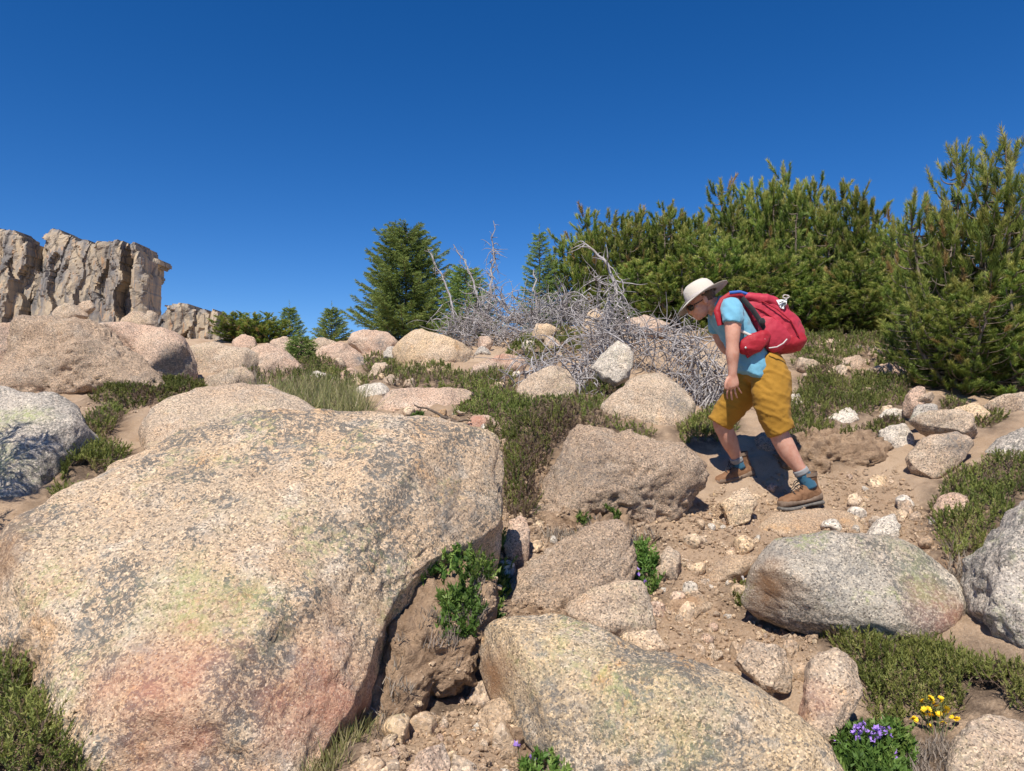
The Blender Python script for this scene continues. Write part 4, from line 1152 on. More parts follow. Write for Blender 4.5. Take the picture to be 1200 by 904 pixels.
patch('brown twiggy heather tumbling down the gully beside the wedge boulder', [(592, 520), (610, 498), (660, 492), (690, 506), (650, 530), (632, 570), (618, 610), (596, 590)], seed=11, dens=1500, h=.10, brown=.7, mound=.1)
patch('mossy knoll of yellowish heather below the grey thicket', [(590, 424), (612, 404), (646, 396), (690, 398), (684, 414), (640, 428)], seed=12, dens=420, h=.08, mound=.12, brown=.05)
patch('heather under the whitish round boulder', [(670, 470), (690, 448), (740, 450), (730, 470), (700, 486)], seed=13, dens=800, h=.09, brown=.3)
patch('broad heather slope behind the hiker', [(914, 510), (925, 474), (948, 444), (1010, 446), (1066, 452), (1062, 476), (1020, 482), (985, 504), (950, 514)], seed=14, dens=700, h=.1, brown=.12)
patch('upper heather carpet under the dark pines', [(926, 428), (934, 402), (1000, 394), (1050, 400), (1070, 440), (1000, 430), (966, 440)], seed=15, dens=330, h=.1, brown=.15)
patch('heather fringe on the lip of the bare bank', [(966, 518), (1000, 506), (1034, 492), (1062, 494), (1040, 512), (990, 522)], seed=16, dens=1300, h=.07, brown=.25)
patch('heather drift on the right bank above the large grey boulder', [(1088, 600), (1112, 566), (1160, 548), (1230, 540), (1236, 582), (1186, 606), (1144, 648), (1116, 676), (1104, 640)], seed=17, dens=1500, h=.1, brown=.2)
patch('thick heather bed under the oval boulder', [(940, 742), (1000, 752), (1060, 770), (1130, 768), (1205, 805), (1215, 846), (1120, 838), (1030, 856), (1010, 808)], seed=18, dens=3000, h=.085, brown=.08, mound=.05)
patch('dark heather in the hollow under the huge slab boulder', [(-50, 740), (20, 772), (66, 836), (118, 906), (110, 960), (-50, 960)], seed=19, dens=2600, h=.10, brown=.08, mound=.1)
patch('bright leafy plant on the soil bank by the huge slab boulder', [(545, 668), (570, 642), (598, 640), (608, 676), (590, 694), (560, 688)], 'leaf', seed=20, dens=2200, h=.09, cat='plant', name='leafy_plant', mound=.05)
patch('leafy clump hanging low on the soil bank', [(508, 738), (526, 700), (552, 692), (566, 716), (552, 748), (528, 764)], 'leaf', seed=21, dens=2200, h=.07, cat='plant', name='leafy_plant', mound=.05)
patch('small leafy plant in the shaded corner of the huge slab boulder', [(494, 690), (500, 664), (530, 648), (548, 660), (530, 684)], 'leaf', seed=22, dens=1500, h=.06, cat='plant', name='leafy_plant')
patch('green leafy plant growing beside the half-buried boulder', [(740, 690), (742, 650), (752, 640), (770, 672), (774, 700), (756, 704)], 'leaf', seed=23, dens=2200, h=.07, cat='plant', name='leafy_plant', mound=.08)
patch('low green plant in front of the wedge boulder', [(668, 618), (690, 602), (716, 600), (728, 610), (700, 620)], 'leaf', seed=24, dens=1200, h=.05, cat='plant', name='leafy_plant')
patch('small green tuft at the tip of the oval boulder', [(858, 712), (864, 698), (880, 706), (884, 722), (870, 724)], seed=25, dens=2600, h=.05, brown=.05)
patch('yellow-green tuft at the foot of the huge slab boulder', [(344, 912), (380, 872), (418, 828), (434, 838), (404, 890), (380, 920)], 'grass', seed=26, dens=900, h=.08, mound=0, cat='grass', name='grass_tuft')
patch('pale flowering tuft below the large peaked boulder', [(792, 512), (820, 488), (852, 484), (864, 506), (840, 520), (800, 524)], seed=27, dens=1300, h=.09, brown=.2)
patch('dry stems below the yellow flowers', [(1060, 900), (1066, 872), (1110, 866), (1130, 880), (1130, 920), (1070, 920)], 'dry', seed=28, dens=2600, h=.06, mound=0, cat='grass', name='dry_stems')
patch('green leaves of the purple flower clump', [(970, 900), (980, 868), (1010, 852), (1056, 856), (1072, 880), (1060, 925), (985, 925)], 'leaf', seed=29, dens=3600, h=.055, cat='plant', name='leafy_plant', mound=.04)
patch('small leafy plant with violet blooms under the golden boulder', [(600, 905), (622, 880), (650, 884), (700, 905), (700, 940), (610, 940)], 'leaf', seed=30, dens=1400, h=.04, cat='plant', name='leafy_plant')
patch('thin green sprigs beside the pile of pale rocks', [(1100, 486), (1112, 470), (1150, 490), (1180, 494), (1160, 506), (1120, 500)], seed=31, dens=900, h=.08, brown=.4)
patch('small green tuft on the bare shelf above the huge slab boulder', [(468, 498), (482, 486), (504, 496), (502, 508), (480, 510)], 'leaf', seed=32, dens=1200, h=.05, cat='plant', name='leafy_plant')
patch('dry brown litter on the bank by the soil', [(500, 770), (520, 740), (560, 740), (566, 770), (530, 790)], 'dry', seed=33, dens=900, h=.06, mound=0, cat='litter', name='dry_litter')
patch('dry roots and stems along the large pale grey boulder', [(1106, 690), (1112, 640), (1130, 640), (1136, 700), (1128, 720)], 'dry', seed=34, dens=1800, h=.07, mound=.02, cat='litter', name='dry_litter')
patch('ground heather among the skyline rocks', [(250, 432), (300, 416), (360, 430), (400, 428), (420, 448), (360, 458), (300, 458)], seed=35, dens=260, h=.09, brown=.3)
patch('twiggy dry heather at the head of the gully', [(588, 560), (600, 520), (628, 540), (630, 600), (612, 618), (594, 604)], seed=41, dens=1500, h=.09, brown=.75, mound=.06)
patch('dead stems matted along the foot of the wedge boulder', [(640, 626), (700, 618), (770, 628), (770, 640), (700, 632), (640, 640)], 'dry', seed=42, dens=900, h=.07, mound=0, cat='litter', name='dry_litter')
patch('heather tuft above the long flat pinkish slab', [(500, 456), (560, 450), (600, 458), (570, 468), (520, 464)], seed=43, dens=500, h=.1)
patch('heather fringe behind the huge slab boulder', [(566, 512), (596, 500), (612, 520), (600, 548), (590, 530)], seed=44, dens=1400, h=.09, brown=.4)
patch('sparse green tufts on the bare ground behind the backpack', [(930, 445), (960, 430), (1000, 436), (990, 448), (950, 456)], seed=45, dens=420, h=.09)
patch('yellowish heather among the pink boulders', [(340, 432), (372, 428), (400, 440), (440, 446), (430, 458), (380, 460), (344, 452)], seed=46, dens=420, h=.09, brown=.1)
patch('dark heather at the foot of the dark pines', [(800, 398), (870, 388), (940, 388), (940, 402), (860, 404)], seed=47, dens=260, h=.12, brown=.25)
patch('dry grass stems on the bank beside the wedge boulder', [(592, 600), (604, 560), (634, 560), (640, 610), (616, 622)], 'dry', seed=51, dens=900, h=.07, mound=0, cat='litter', name='dry_litter')
patch('withered stems and roots on the earth below the wedge boulder', [(630, 636), (690, 606), (760, 622), (772, 638), (700, 636)], 'dry', seed=52, dens=1200, h=.06, mound=0, cat='litter', name='dry_litter')
patch('dry roots hanging on the dark earth bank', [(430, 860), (460, 770), (500, 720), (540, 730), (530, 790), (480, 830)], 'dry', seed=61, dens=700, h=.06, mound=0, cat='litter', name='dry_litter')
patch('leafy tuft high on the dark earth bank', [(540, 690), (560, 664), (590, 668), (596, 700), (566, 712)], 'leaf', seed=62, dens=2000, h=.07, cat='plant', name='leafy_plant', mound=.03)
attr_f(ground_me, 'humus', HUMUS)
# ---------------------------------------------------------------- the hiker
D0 = 4.95
PXM = D0 / FPX                       # metres per photo pixel at the hiker

def Hp(x, y, off=0.0):
    return P(x, y, D0) + np.array([0, off, 0])      # lateral place in the walking plane, then moved straight back/forward

def loft(secs, n=20, e=2.0, caps=True):
    """closed tube through sections (point, half width in the walking plane [px], half width across [m])"""
    pts = np.array([s[0] for s in secs], float)
    T = unit(np.gradient(pts, axis=0))
    Yv = np.array([0, 1.0, 0])
    Yv = unit(Yv - T * (T @ Yv)[:, None]) if True else Yv
    Wv = np.cross(T, Yv)
    th = np.arange(n) / n * 2 * math.pi
    c_, s_ = np.cos(th), np.sin(th)
    k = (abs(c_) ** e + abs(s_) ** e) ** (-1 / e)
    c_, s_ = c_ * k, s_ * k
    rings = []
    for i, s in enumerate(secs):
        rings.append(pts[i] + Wv[i] * (s[1] * PXM) * c_[:, None] + Yv[i] * s[2] * s_[:, None])
    v = np.concatenate(rings)
    m = len(secs)
    ii = np.arange(m * n).reshape(m, n); jj = np.roll(ii, -1, 1)
    f = list(np.stack([ii[:-1], jj[:-1], jj[1:], ii[1:]], -1).reshape(-1, 4))
    if caps:
        v = np.vstack([v, pts[0], pts[-1]])
        a, b = m * n, m * n + 1
        f += [np.array([jj[0, i], ii[0, i], a, a]) for i in range(n)] + [np.array([ii[-1, i], jj[-1, i], b, b]) for i in range(n)]
    return v, np.array(f)

def refine(secs, k=4):
    """smooth extra sections between the given ones"""
    p = np.array([s[0] for s in secs]); r = np.array([[s[1], s[2]] for s in secs])
    n = len(p); out = []
    for i in range(n - 1):
        p0, p1, p2, p3 = p[max(i - 1, 0)], p[i], p[i + 1], p[min(i + 2, n - 1)]
        r0, r1, r2, r3 = r[max(i - 1, 0)], r[i], r[i + 1], r[min(i + 2, n - 1)]
        for j in range(k):
            t_ = j / k
            cr = lambda a, b, c, d: .5 * ((2 * b) + (-a + c) * t_ + (2 * a - 5 * b + 4 * c - d) * t_ ** 2 + (-a + 3 * b - 3 * c + d) * t_ ** 3)
            q = cr(r0, r1, r2, r3)
            out.append((cr(p0, p1, p2, p3), q[0], q[1]))
    out.append((p[-1], r[-1][0], r[-1][1]))
    return out

def ell(c, ax, ay, az, r, res=3):
    v, f = ico(res)
    M = np.stack([ax, ay, az], 0)
    return np.asarray(c) + (v * np.asarray(r)) @ M, np.c_[f, f[:, 2]]

def remesh(name, parts, voxel, smooth=4, fac=.5, disp=None):
    bm = bmesh.new()
    for v, f in parts:
        vs = [bm.verts.new(x) for x in v]
        for q in f:
            ids = list(dict.fromkeys(int(i) for i in q))
            try: bm.faces.new([vs[i] for i in ids])
            except ValueError: pass
    bmesh.ops.recalc_face_normals(bm, faces=bm.faces)
    me = bpy.data.meshes.new('tmp'); bm.to_mesh(me); bm.free()
    ob = bpy.data.objects.new('tmp', me); COL.objects.link(ob)
    m = ob.modifiers.new('r', 'REMESH'); m.mode = 'VOXEL'; m.voxel_size = voxel
    s = ob.modifiers.new('s', 'SMOOTH'); s.iterations = smooth; s.factor = fac
    dg = bpy.context.evaluated_depsgraph_get()
    out = bpy.data.meshes.new_from_object(ob.evaluated_get(dg))
    bpy.data.objects.remove(ob); bpy.data.meshes.remove(me)
    out.name = name
    co = np.empty(len(out.vertices) * 3, np.float32); out.vertices.foreach_get('co', co); co = co.reshape(-1, 3)
    if disp is not None:
        nr = np.empty(len(out.vertices) * 3, np.float32); out.vertices.foreach_get('normal', nr); nr = nr.reshape(-1, 3)
        co = co + nr * disp(co.astype(float))[:, None]
    out.vertices.foreach_set('co', (co - HORG).astype(np.float32).ravel())
    out.polygons.foreach_set('use_smooth', np.ones(len(out.polygons), bool))
    out.update()
    return out

def cloth(name, colr, wave=1.0, sheen=.2, rough=.85):
    t = NT(name); c = t.coord()
    n = t.noise(c, 14, 4, .6); w = t.noise(c, 420, 2, .6)
    col = t.mix(t.math('MULTIPLY', t.step(n, .35, .7), .25), colr, tuple(x * .78 for x in colr))
    t.b.inputs['Sheen Weight'].default_value = sheen
    return t.done(col, rough, t.bump(t.math('ADD', t.math('MULTIPLY', n, 1.2), t.math('MULTIPLY', w, .2)), .5 * wave, .008))

t = NT('skin'); c = t.coord(); n = t.noise(c, 22, 4, .6)
M_SKIN = t.done(t.mix(t.step(n, .35, .7), (.60, .33, .24), (.52, .245, .17)), .48, t.bump(t.noise(c, 160, 3), .15, .002))
M_SKIN.node_tree.nodes['Principled BSDF'].inputs['Subsurface Weight'].default_value = .08
M_SKIN.node_tree.nodes['Principled BSDF'].inputs['Subsurface Radius'].default_value = (.02, .008, .004)
M_SHIRT = cloth('blue_shirt', (.15, .38, .52)); M_SHORT = cloth('ochre_shorts', (.36, .185, .024), sheen=.05)
M_PACK = cloth('red_pack', (.42, .03, .055), sheen=.05, rough=.6); M_PACKD = cloth('dark_red_pack', (.34, .016, .028), sheen=.05, rough=.55)
M_HAT = cloth('cream_hat', (.57, .515, .44)); M_BRIMU = cloth('taupe_underbrim', (.36, .30, .245))
M_SOCKG = cloth('grey_sock', (.27, .27, .27)); M_SOCKB = cloth('blue_sock', (.035, .12, .19))
M_BLACK = cloth('black_web', (.02, .02, .022)); M_STRAPW = cloth('pale_web', (.55, .50, .47)); M_BLUEW = cloth('blue_web', (.04, .12, .42))
M_WHITE = cloth('white_patch', (.78, .78, .78)); M_HAIR = cloth('brown_hair', (.12, .075, .045))
t = NT('boot_leather'); c = t.coord(); n = t.noise(c, 30, 5, .65)
M_BOOT = t.done(t.ramp(n, [(.3, (.16, .08, .04)), (.7, (.25, .135, .072))]), .8, t.bump(n, .5, .004))
t = NT('boot_suede'); c = t.coord(); n = t.noise(c, 40, 5, .65)
M_BOOTG = t.done(t.ramp(n, [(.3, (.155, .105, .07)), (.7, (.24, .175, .13))]), .85, t.bump(n, .5, .004))
t = NT('rubber'); n = t.noise(t.coord(), 60, 4)
M_RUB = t.done(t.ramp(n, [(.3, (.10, .092, .085)), (.7, (.175, .16, .14))]), .8, t.bump(n, .4, .003))
t = NT('dark_lens'); t.b.inputs['Specular IOR Level'].default_value = .8
M_LENS = t.done((.012, .011, .012), .08)
t = NT('grey_metal'); t.b.inputs['Metallic'].default_value = .6
M_METAL = t.done((.5, .5, .5), .35)

HORG = Hp(915, 602, 0)
hiker = empty('person', HORG, 'hiker in blue shirt, ochre shorts and brimmed hat stepping up the rocky path', 'person')
ex, ey, ez = np.eye(3)

# head frame: a points to the crown, f to where the face looks, s across (away from the camera)
a_ = unit(np.array([-.42, 0, .91])); f_ = unit(np.array([-.91, .03, -.42])); s_ = np.cross(a_, f_); s_ = unit(s_)
if s_[1] < 0: s_ = -s_
HC = Hp(820, 354, -.02)
def hd(f=0, s=0, a=0):
    return HC + f_ * f + s_ * s + a_ * a
body = []
body.append(ell(hd(-.012, 0, .022), f_, s_, a_, (.094, .076, .088)))
body.append(ell(hd(.028, 0, -.035), f_, s_, a_, (.066, .060, .075)))           # face
body.append(ell(hd(.052, 0, -.088), f_, s_, a_, (.032, .036, .026)))           # chin
body.append(ell(hd(.088, 0, -.025), f_, s_, unit(a_ + f_ * .35), (.018, .013, .028), 2))   # nose
body.append(ell(hd(.100, 0, -.040), f_, s_, a_, (.014, .016, .011), 2))
body.append(ell(hd(.076, 0, .018), f_, s_, a_, (.016, .052, .013), 2))         # brow
body.append(ell(hd(.080, 0, -.066), f_, s_, a_, (.013, .024, .008), 2))        # lips
body.append(ell(hd(.077, 0, -.078), f_, s_, a_, (.012, .022, .007), 2))
for sd_ in (-1, 1):
    body.append(ell(hd(-.012, sd_ * .080, -.008), f_, s_, a_, (.018, .010, .032), 2))   # ears
    body.append(ell(hd(.052, sd_ * .038, -.028), f_, s_, a_, (.022, .024, .024), 2))    # cheeks
L_ = lambda secs, **k: loft(refine(secs), **k)
body.append(L_([(hd(-.03, 0, -.03), 10, .058), (Hp(833, 358, -.01), 10.5, .060), (Hp(845, 363, 0), 13, .08)]))
body.append(L_([(Hp(842, 357), 12, .10), (Hp(851, 370), 16, .17), (Hp(864, 390), 16, .155), (Hp(878, 412), 16, .14), (Hp(890, 432), 17, .15), (Hp(896, 446), 13, .12)]))
# near arm (his left) hangs straight down
body.append(L_([(Hp(850, 362, -.15), 9, .052), (Hp(848.5, 375, -.20), 10, .055), (Hp(847, 392, -.225), 8.8, .047), (Hp(846.6, 408, -.225), 7.2, .040), (Hp(847, 418, -.22), 7.6, .041), (Hp(847.6, 430, -.21), 5.9, .033), (Hp(847.8, 440, -.205), 4.9, .026), (Hp(848, 445, -.2), 5.0, .022)]))
body.append(L_([(Hp(848, 441, -.205), 4.8, .024), (Hp(848, 446, -.203), 6.4, .020), (Hp(848.6, 452, -.20), 6.9, .018), (Hp(849.4, 455.5, -.197), 5.6, .014)]))
fing = [((843.4, 454), (842.6, 459.8), (843.2, 464.6), (845.0, 467.8)), ((847.0, 455), (847.2, 461.4), (848.6, 466.6), (850.6, 469.4)), ((850.6, 455), (852.0, 460.8), (854.2, 465.0), (856.4, 467)), ((853.6, 453.2), (856.4, 457.4), (859.2, 460.2), (861.4, 461.6))]
for i, ch in enumerate(fing):
    r = (1.4, 1.45, 1.4, 1.25)[i]
    secs = [(Hp(x, y, -.198 + .010 * j ** 1.4 + .003 * i), r * (1 - .09 * j), r * PXM * (1 - .09 * j)) for j, (x, y) in enumerate(ch)]
    body.append(L_(secs, n=10))
body.append(L_([(Hp(843.2, 444.5, -.203), 2.2, .012), (Hp(840.6, 449, -.207), 1.9, .0105), (Hp(839.6, 453.4, -.205), 1.7, .0095), (Hp(840.2, 457.4, -.2), 1.35, .008)], n=10))
# far arm, bent in front of the chest
body.append(L_([(Hp(850, 364, .15), 9, .05), (Hp(852, 385, .20), 8.5, .045), (Hp(860, 404, .21), 7, .038), (Hp(868, 410, .19), 6.5, .035), (Hp(874, 412, .15), 5, .027), (Hp(878, 414, .12), 5.5, .03)]))
# legs
body.append(L_([(Hp(897, 430, -.08), 16, .085), (Hp(898, 452, -.095), 16, .088), (Hp(899, 478, -.10), 13.5, .074), (Hp(903, 500, -.10), 11, .060), (Hp(911, 517, -.10), 11.2, .060), (Hp(918, 530, -.10), 10.4, .056), (Hp(928, 545, -.10), 7.6, .043), (Hp(937, 557, -.10), 6.6, .038), (Hp(942, 570, -.10), 7, .04)]))
body.append(L_([(Hp(889, 430, .08), 16, .085), (Hp(880, 452, .11), 15.5, .085), (Hp(864, 476, .16), 13, .072), (Hp(855, 493, .20), 10.5, .058), (Hp(862, 509, .22), 10.6, .058), (Hp(868, 521, .24), 10, .054), (Hp(875, 535, .26), 7.2, .041), (Hp(880, 545, .28), 6.4, .037), (Hp(883, 556, .28), 6.5, .038)]))
link('body', remesh('body', body, .0055, 2, .35), M_SKIN, hiker)

def folds(amp, sx, seed, axis=(0, 0, 1)):
    ax = np.array(axis, float)
    def fn(co):
        q = co * np.array([1, .7, 1])
        along = q @ ax
        w = fbm(np.c_[q[:, 0] * 4, q[:, 1] * 4, along * sx], 3, seed)
        r = 1 - abs(w)
        return amp * (r ** 3 - .45) + amp * .4 * fbm(q * 26, 2, seed + 4)
    return fn

# shirt
sh = [L_([(Hp(838, 355, 0), 8, .075), (Hp(843, 358, 0), 14, .135), (Hp(851, 369, 0), 18.6, .198), (Hp(863, 388, 0), 19, .182), (Hp(873, 407, 0), 19.5, .170), (Hp(879, 424, 0), 20.5, .178), (Hp(880, 434, 0), 21, .184), (Hp(876, 442, 0), 15, .180)], n=32),
      L_([(Hp(850, 358, -.10), 9, .05), (Hp(849.5, 366, -.175), 12.5, .066), (Hp(847.6, 376, -.215), 11.6, .062), (Hp(846.2, 384, -.226), 11.2, .060)], n=24),
      L_([(Hp(850, 358, .10), 9, .05), (Hp(850.5, 368, .175), 12.5, .066), (Hp(852, 386, .21), 11.4, .060)], n=24)]
link('shirt', remesh('shirt', sh, .009, 5, .5, folds(.009, 10, 3, (.7, 0, .5))), M_SHIRT, hiker)
cl = loft([(Hp(836.5, 354.5, -.005), 9.5, .072), (Hp(838.8, 356.2, -.005), 10.6, .085)], n=28)
link('collar', mesh_np('collar', cl[0] - HORG, cl[1]), M_SHIRT, hiker)
# shorts: seat and two legs in one piece
so = [L_([(Hp(886, 421, 0), 20, .168), (Hp(893, 430, 0), 25, .182), (Hp(897, 442, 0), 25, .188), (Hp(896, 452, 0), 21, .17)], n=32),
      L_([(Hp(899, 436, -.085), 22, .098), (Hp(898, 458, -.10), 22.5, .104), (Hp(899, 478, -.105), 20, .100), (Hp(904, 494, -.105), 17.4, .092), (Hp(909, 506, -.105), 16.2, .088)], n=28),
      L_([(Hp(889, 438, .085), 21, .098), (Hp(878, 458, .12), 20, .100), (Hp(866, 477, .17), 17.8, .096), (Hp(857, 491, .20), 16, .09), (Hp(853, 498, .21), 15.4, .086)], n=28)]
link('shorts', remesh('shorts', so, .009, 4, .5, folds(.008, 16, 8, (.5, 0, 1))), M_SHORT, hiker)

# hat
hax = unit(np.array([-.44, .20, .88])); hf = np.array([-.86, .06, -.46]); hf = unit(hf - hax * (hf @ hax)); hs_ = unit(np.cross(hax, hf))
HB = Hp(821.5, 348, -.02)
def hat_ring(r, hgt, e=2.0, n=48, front=1.0, side=1.0, flare=None):
    th = np.arange(n) / n * 2 * math.pi
    p = HB + hf * (np.cos(th) * r * front)[:, None] + hs_ * (np.sin(th) * r * side)[:, None] + hax * (hgt if np.isscalar(hgt) else hgt)[..., None] if not np.isscalar(hgt) else HB + hf * (np.cos(th) * r * front)[:, None] + hs_ * (np.sin(th) * r * side)[:, None] + hax * hgt
    return p
def rings_mesh(rings, closed_end=True):
    n = len(rings[0]); m = len(rings)
    v = np.concatenate(rings)
    ii = np.arange(m * n).reshape(m, n); jj = np.roll(ii, -1, 1)
    f = [np.stack([ii[:-1], jj[:-1], jj[1:], ii[1:]], -1).reshape(-1, 4)]
    if closed_end:
        v = np.vstack([v, rings[-1].mean(0)])
        f.append(np.stack([ii[-1], jj[-1], np.full(n, len(v) - 1)], -1))
    return v, f
th48 = np.arange(48) / 48 * 2 * math.pi
hat = empty('hat', HORG * 0, None, None); 
for k_ in list(hat.keys()): del hat[k_]
bpy.data.objects.remove(hat)
crown_r = [hat_ring(.104, .0, front=1.08, side=.93), hat_ring(.103, .03, front=1.07, side=.93), hat_ring(.098, .062, front=1.06, side=.93), hat_ring(.087, .088, front=1.05, side=.92), hat_ring(.066, .104, front=1.05, side=.92), hat_ring(.035, .110, front=1.05, side=.92)]
v, f = rings_mesh(crown_r)
hat = link('hat', mesh_np('hat', v - HORG, f), M_HAT, hiker)
droop = lambda q: -.028 * q * (.5 + 1.0 * np.cos(th48)) + .004 * q * np.abs(np.sin(th48)) - .012 * q * np.clip(-np.cos(th48), 0, 1)
br_top = [hat_ring(.104 + .080 * q, .004 + droop(q ** 1.3), front=1.08 - .02 * q, side=.93 + .03 * q) for q in (0, .25, .5, .75, .97, 1.0)]
br_bot = [r - hax * .006 for r in br_top[::-1]]
v, f = rings_mesh(br_top, False)
link('brim', mesh_np('brim', v - HORG, f), M_HAT, hat)
v, f = rings_mesh([br_top[-1] - hax * .001] + br_bot, False)
link('underbrim', mesh_np('underbrim', v - HORG, f), M_BRIMU, hat)
v, f = rings_mesh([hat_ring(.1055, .006, front=1.08, side=.935), hat_ring(.1055, .022, front=1.08, side=.935)], False)
link('hat_band', mesh_np('hat_band', v - HORG, f), M_STRAPW, hat)
# hair below the hat
hr = [ell(hd(-.024, 0, .020), f_, s_, a_, (.088, .0785, .062))]
link('hair', remesh('hair', hr, .006, 2, .4, lambda co: .004 * fbm(co * 120, 2, 3)), M_HAIR, hiker)
# sunglasses
sg = link('sunglasses', mesh_np('bridge', *loft([(hd(.094, -.05, -.004) , .7, .004), (hd(.099, 0, -.004), .8, .005), (hd(.094, .05, -.004), .7, .004)], n=8)), M_LENS, hiker)
sg.location = -Vector(HORG)
for sd_ in (-1, 1):
    v, f = ell(hd(.088, sd_ * .037, -.013), unit(f_ + s_ * sd_ * .55), unit(s_ - f_ * sd_ * .55), a_, (.007, .032, .022), 3)
    link('lens', mesh_np('lens', v, f[:, :3]), M_LENS, sg)
    v, f = tubes(np.array([[hd(.070, sd_ * .068, -.004), hd(.03, sd_ * .078, -.002), hd(-.015, sd_ * .084, .004)]]), .004, .003, 6)
    link('temple', mesh_np('temple', v, f), M_LENS, sg)

# socks and boots
def sock(sec, mat, nm='sock'):
    v, f = loft(refine(sec, 3), n=24)
    v = v + .0015 * fbm(v * 90, 2, 3)[:, None]
    return link(nm, mesh_np(nm, v - HORG, [f[:, :4]]), mat, hiker)
sock([(Hp(930.5, 548.5, -.10), 8.4, .048), (Hp(933.5, 554, -.10), 8.6, .049)], M_SOCKG)
sock([(Hp(933.2, 553.4, -.10), 8.2, .047), (Hp(938.5, 562, -.10), 8.4, .048), (Hp(942, 570, -.10), 8.4, .048)], M_SOCKB)
sock([(Hp(876.3, 538.6, .265), 8.0, .046), (Hp(879.2, 544, .275), 8.2, .047)], M_SOCKG)
sock([(Hp(879, 543.4, .275), 7.8, .045), (Hp(883, 553, .28), 8, .046)], M_SOCKB)

def boot(ankle, fwd, up, scale=1.0):
    """ankle: top-centre of the sole under the ankle; fwd/up: frame of the foot"""
    fwd = unit(np.array(fwd, float)); up = np.array(up, float); up = unit(up - fwd * (up @ fwd)); sd_ = np.cross(up, fwd)
    tr = lambda p: ankle + scale * (np.outer(p[:, 0], fwd) + np.outer(p[:, 1], sd_) + np.outer(p[:, 2], up))
    def sect(x, w, h, z0=.0, n=20):
        th = np.arange(n) / n * 2 * math.pi
        c_, s2 = np.cos(th), np.sin(th); k = (abs(c_) ** 2.8 + abs(s2) ** 2.8) ** (-1 / 2.8)
        return np.c_[np.full(n, x), c_ * k * w, z0 + h / 2 + s2 * k * h / 2]
    def tube_secs(ss):
        v = np.concatenate(ss); n = len(ss[0]); m = len(ss)
        ii = np.arange(m * n).reshape(m, n); jj = np.roll(ii, -1, 1)
        f = list(np.stack([ii[:-1], jj[:-1], jj[1:], ii[1:]], -1).reshape(-1, 4))
        v = np.vstack([v, ss[0].mean(0), ss[-1].mean(0)])
        f += [np.array([jj[0, i], ii[0, i], m * n, m * n]) for i in range(n)] + [np.array([ii[-1, i], jj[-1, i], m * n + 1, m * n + 1]) for i in range(n)]
        return v, np.array(f)
    def hsec(z, x0, x1, w, n=20):
        th = np.arange(n) / n * 2 * math.pi
        return np.c_[(x0 + x1) / 2 + np.cos(th) * (x1 - x0) / 2, np.sin(th) * w, np.full(n, z)]
    foot = tube_secs([sect(-.088, .022, .05), sect(-.078, .036, .075), sect(-.04, .040, .09), sect(.02, .041, .092), (sect(.07, .044, .078)), sect(.12, .049, .062), sect(.16, .047, .056), sect(.187, .036, .048), sect(.198, .02, .035)])
    shaft = tube_secs([hsec(.02, -.08, .045, .036), hsec(.07, -.083, .05, .038), hsec(.11, -.078, .030, .040), hsec(.145, -.074, .030, .045), hsec(.165, -.076, .030, .046)])
    upm = remesh('boot', [(tr(foot[0]), foot[1]), (tr(shaft[0]), shaft[1])], .005, 4, .5, lambda co: .0025 * fbm(co * 55, 3, 7))
    b = link('boot', upm, M_BOOT, hiker)
    # grey toe/heel rand
    rand = tube_secs([sect(-.092, .024, .05, -.004), sect(-.081, .039, .060, -.004), sect(-.04, .0432, .050, -.004), sect(.02, .0438, .034, -.004), sect(.08, .047, .036, -.004), sect(.12, .0515, .044, -.004), sect(.16, .0495, .050, -.004), sect(.19, .038, .046, -.004), sect(.203, .02, .033, -.004)])
    link('rand', remesh('rand', [(tr(rand[0]), rand[1])], .005, 2, .4), M_BOOTG, b)
    sole = tube_secs([sect(-.098, .024, .026, -.028), sect(-.085, .041, .032, -.031), sect(-.04, .0435, .030, -.028), sect(-.02, .043, .028, -.027), sect(.005, .042, .024, -.024), sect(.03, .0425, .024, -.024), sect(.06, .046, .026, -.027), sect(.12, .0535, .028, -.030), sect(.165, .051, .028, -.028), sect(.196, .039, .026, -.022), sect(.21, .02, .022, -.016)])
    link('sole', remesh('sole', [(tr(sole[0]), sole[1])], .005, 2, .35), M_RUB, b)
    # collar and laces
    cv = tube_secs([hsec(.150, -.080, .034, .050), hsec(.172, -.081, .034, .050)])
    link('ankle_collar', mesh_np('ankle_collar', tr(cv[0]) - HORG, cv[1][:20]), M_BOOTG, b)
    zz = []
    for i in range(6):
        x = .105 - i * .016 if i < 4 else .048 - (i - 4) * .012
        z = (.078 + i * .010) if i < 4 else .108 + (i - 4) * .022
        s0 = 1 if i % 2 else -1
        zz.append(np.array([[x, -.030 * s0, z - .012], [x - .006, 0, z + .004], [x - .012, .030 * s0, z - .008]]))
    zz.append(np.array([[.040, 0, .14], [.052, -.03, .128], [.048, -.052, .105]])); zz.append(np.array([[.040, 0, .14], [.058, -.012, .12], [.062, -.045, .092]]))
    v, f = tubes(np.array(zz), .0028, .0026, 5)
    lc = link('laces', mesh_np('laces', tr(v) - HORG, f), M_BLACK, b)
    lc['kind'] = 'stuff'
    return b
boot(Hp(940, 586, -.10), (-.95, -.30, -.13), (-.08, 0, 1), 1.12)
boot(Hp(885, 565, .28), (-.92, -.10, -.22), (-.24, 0, .96), 1.05)

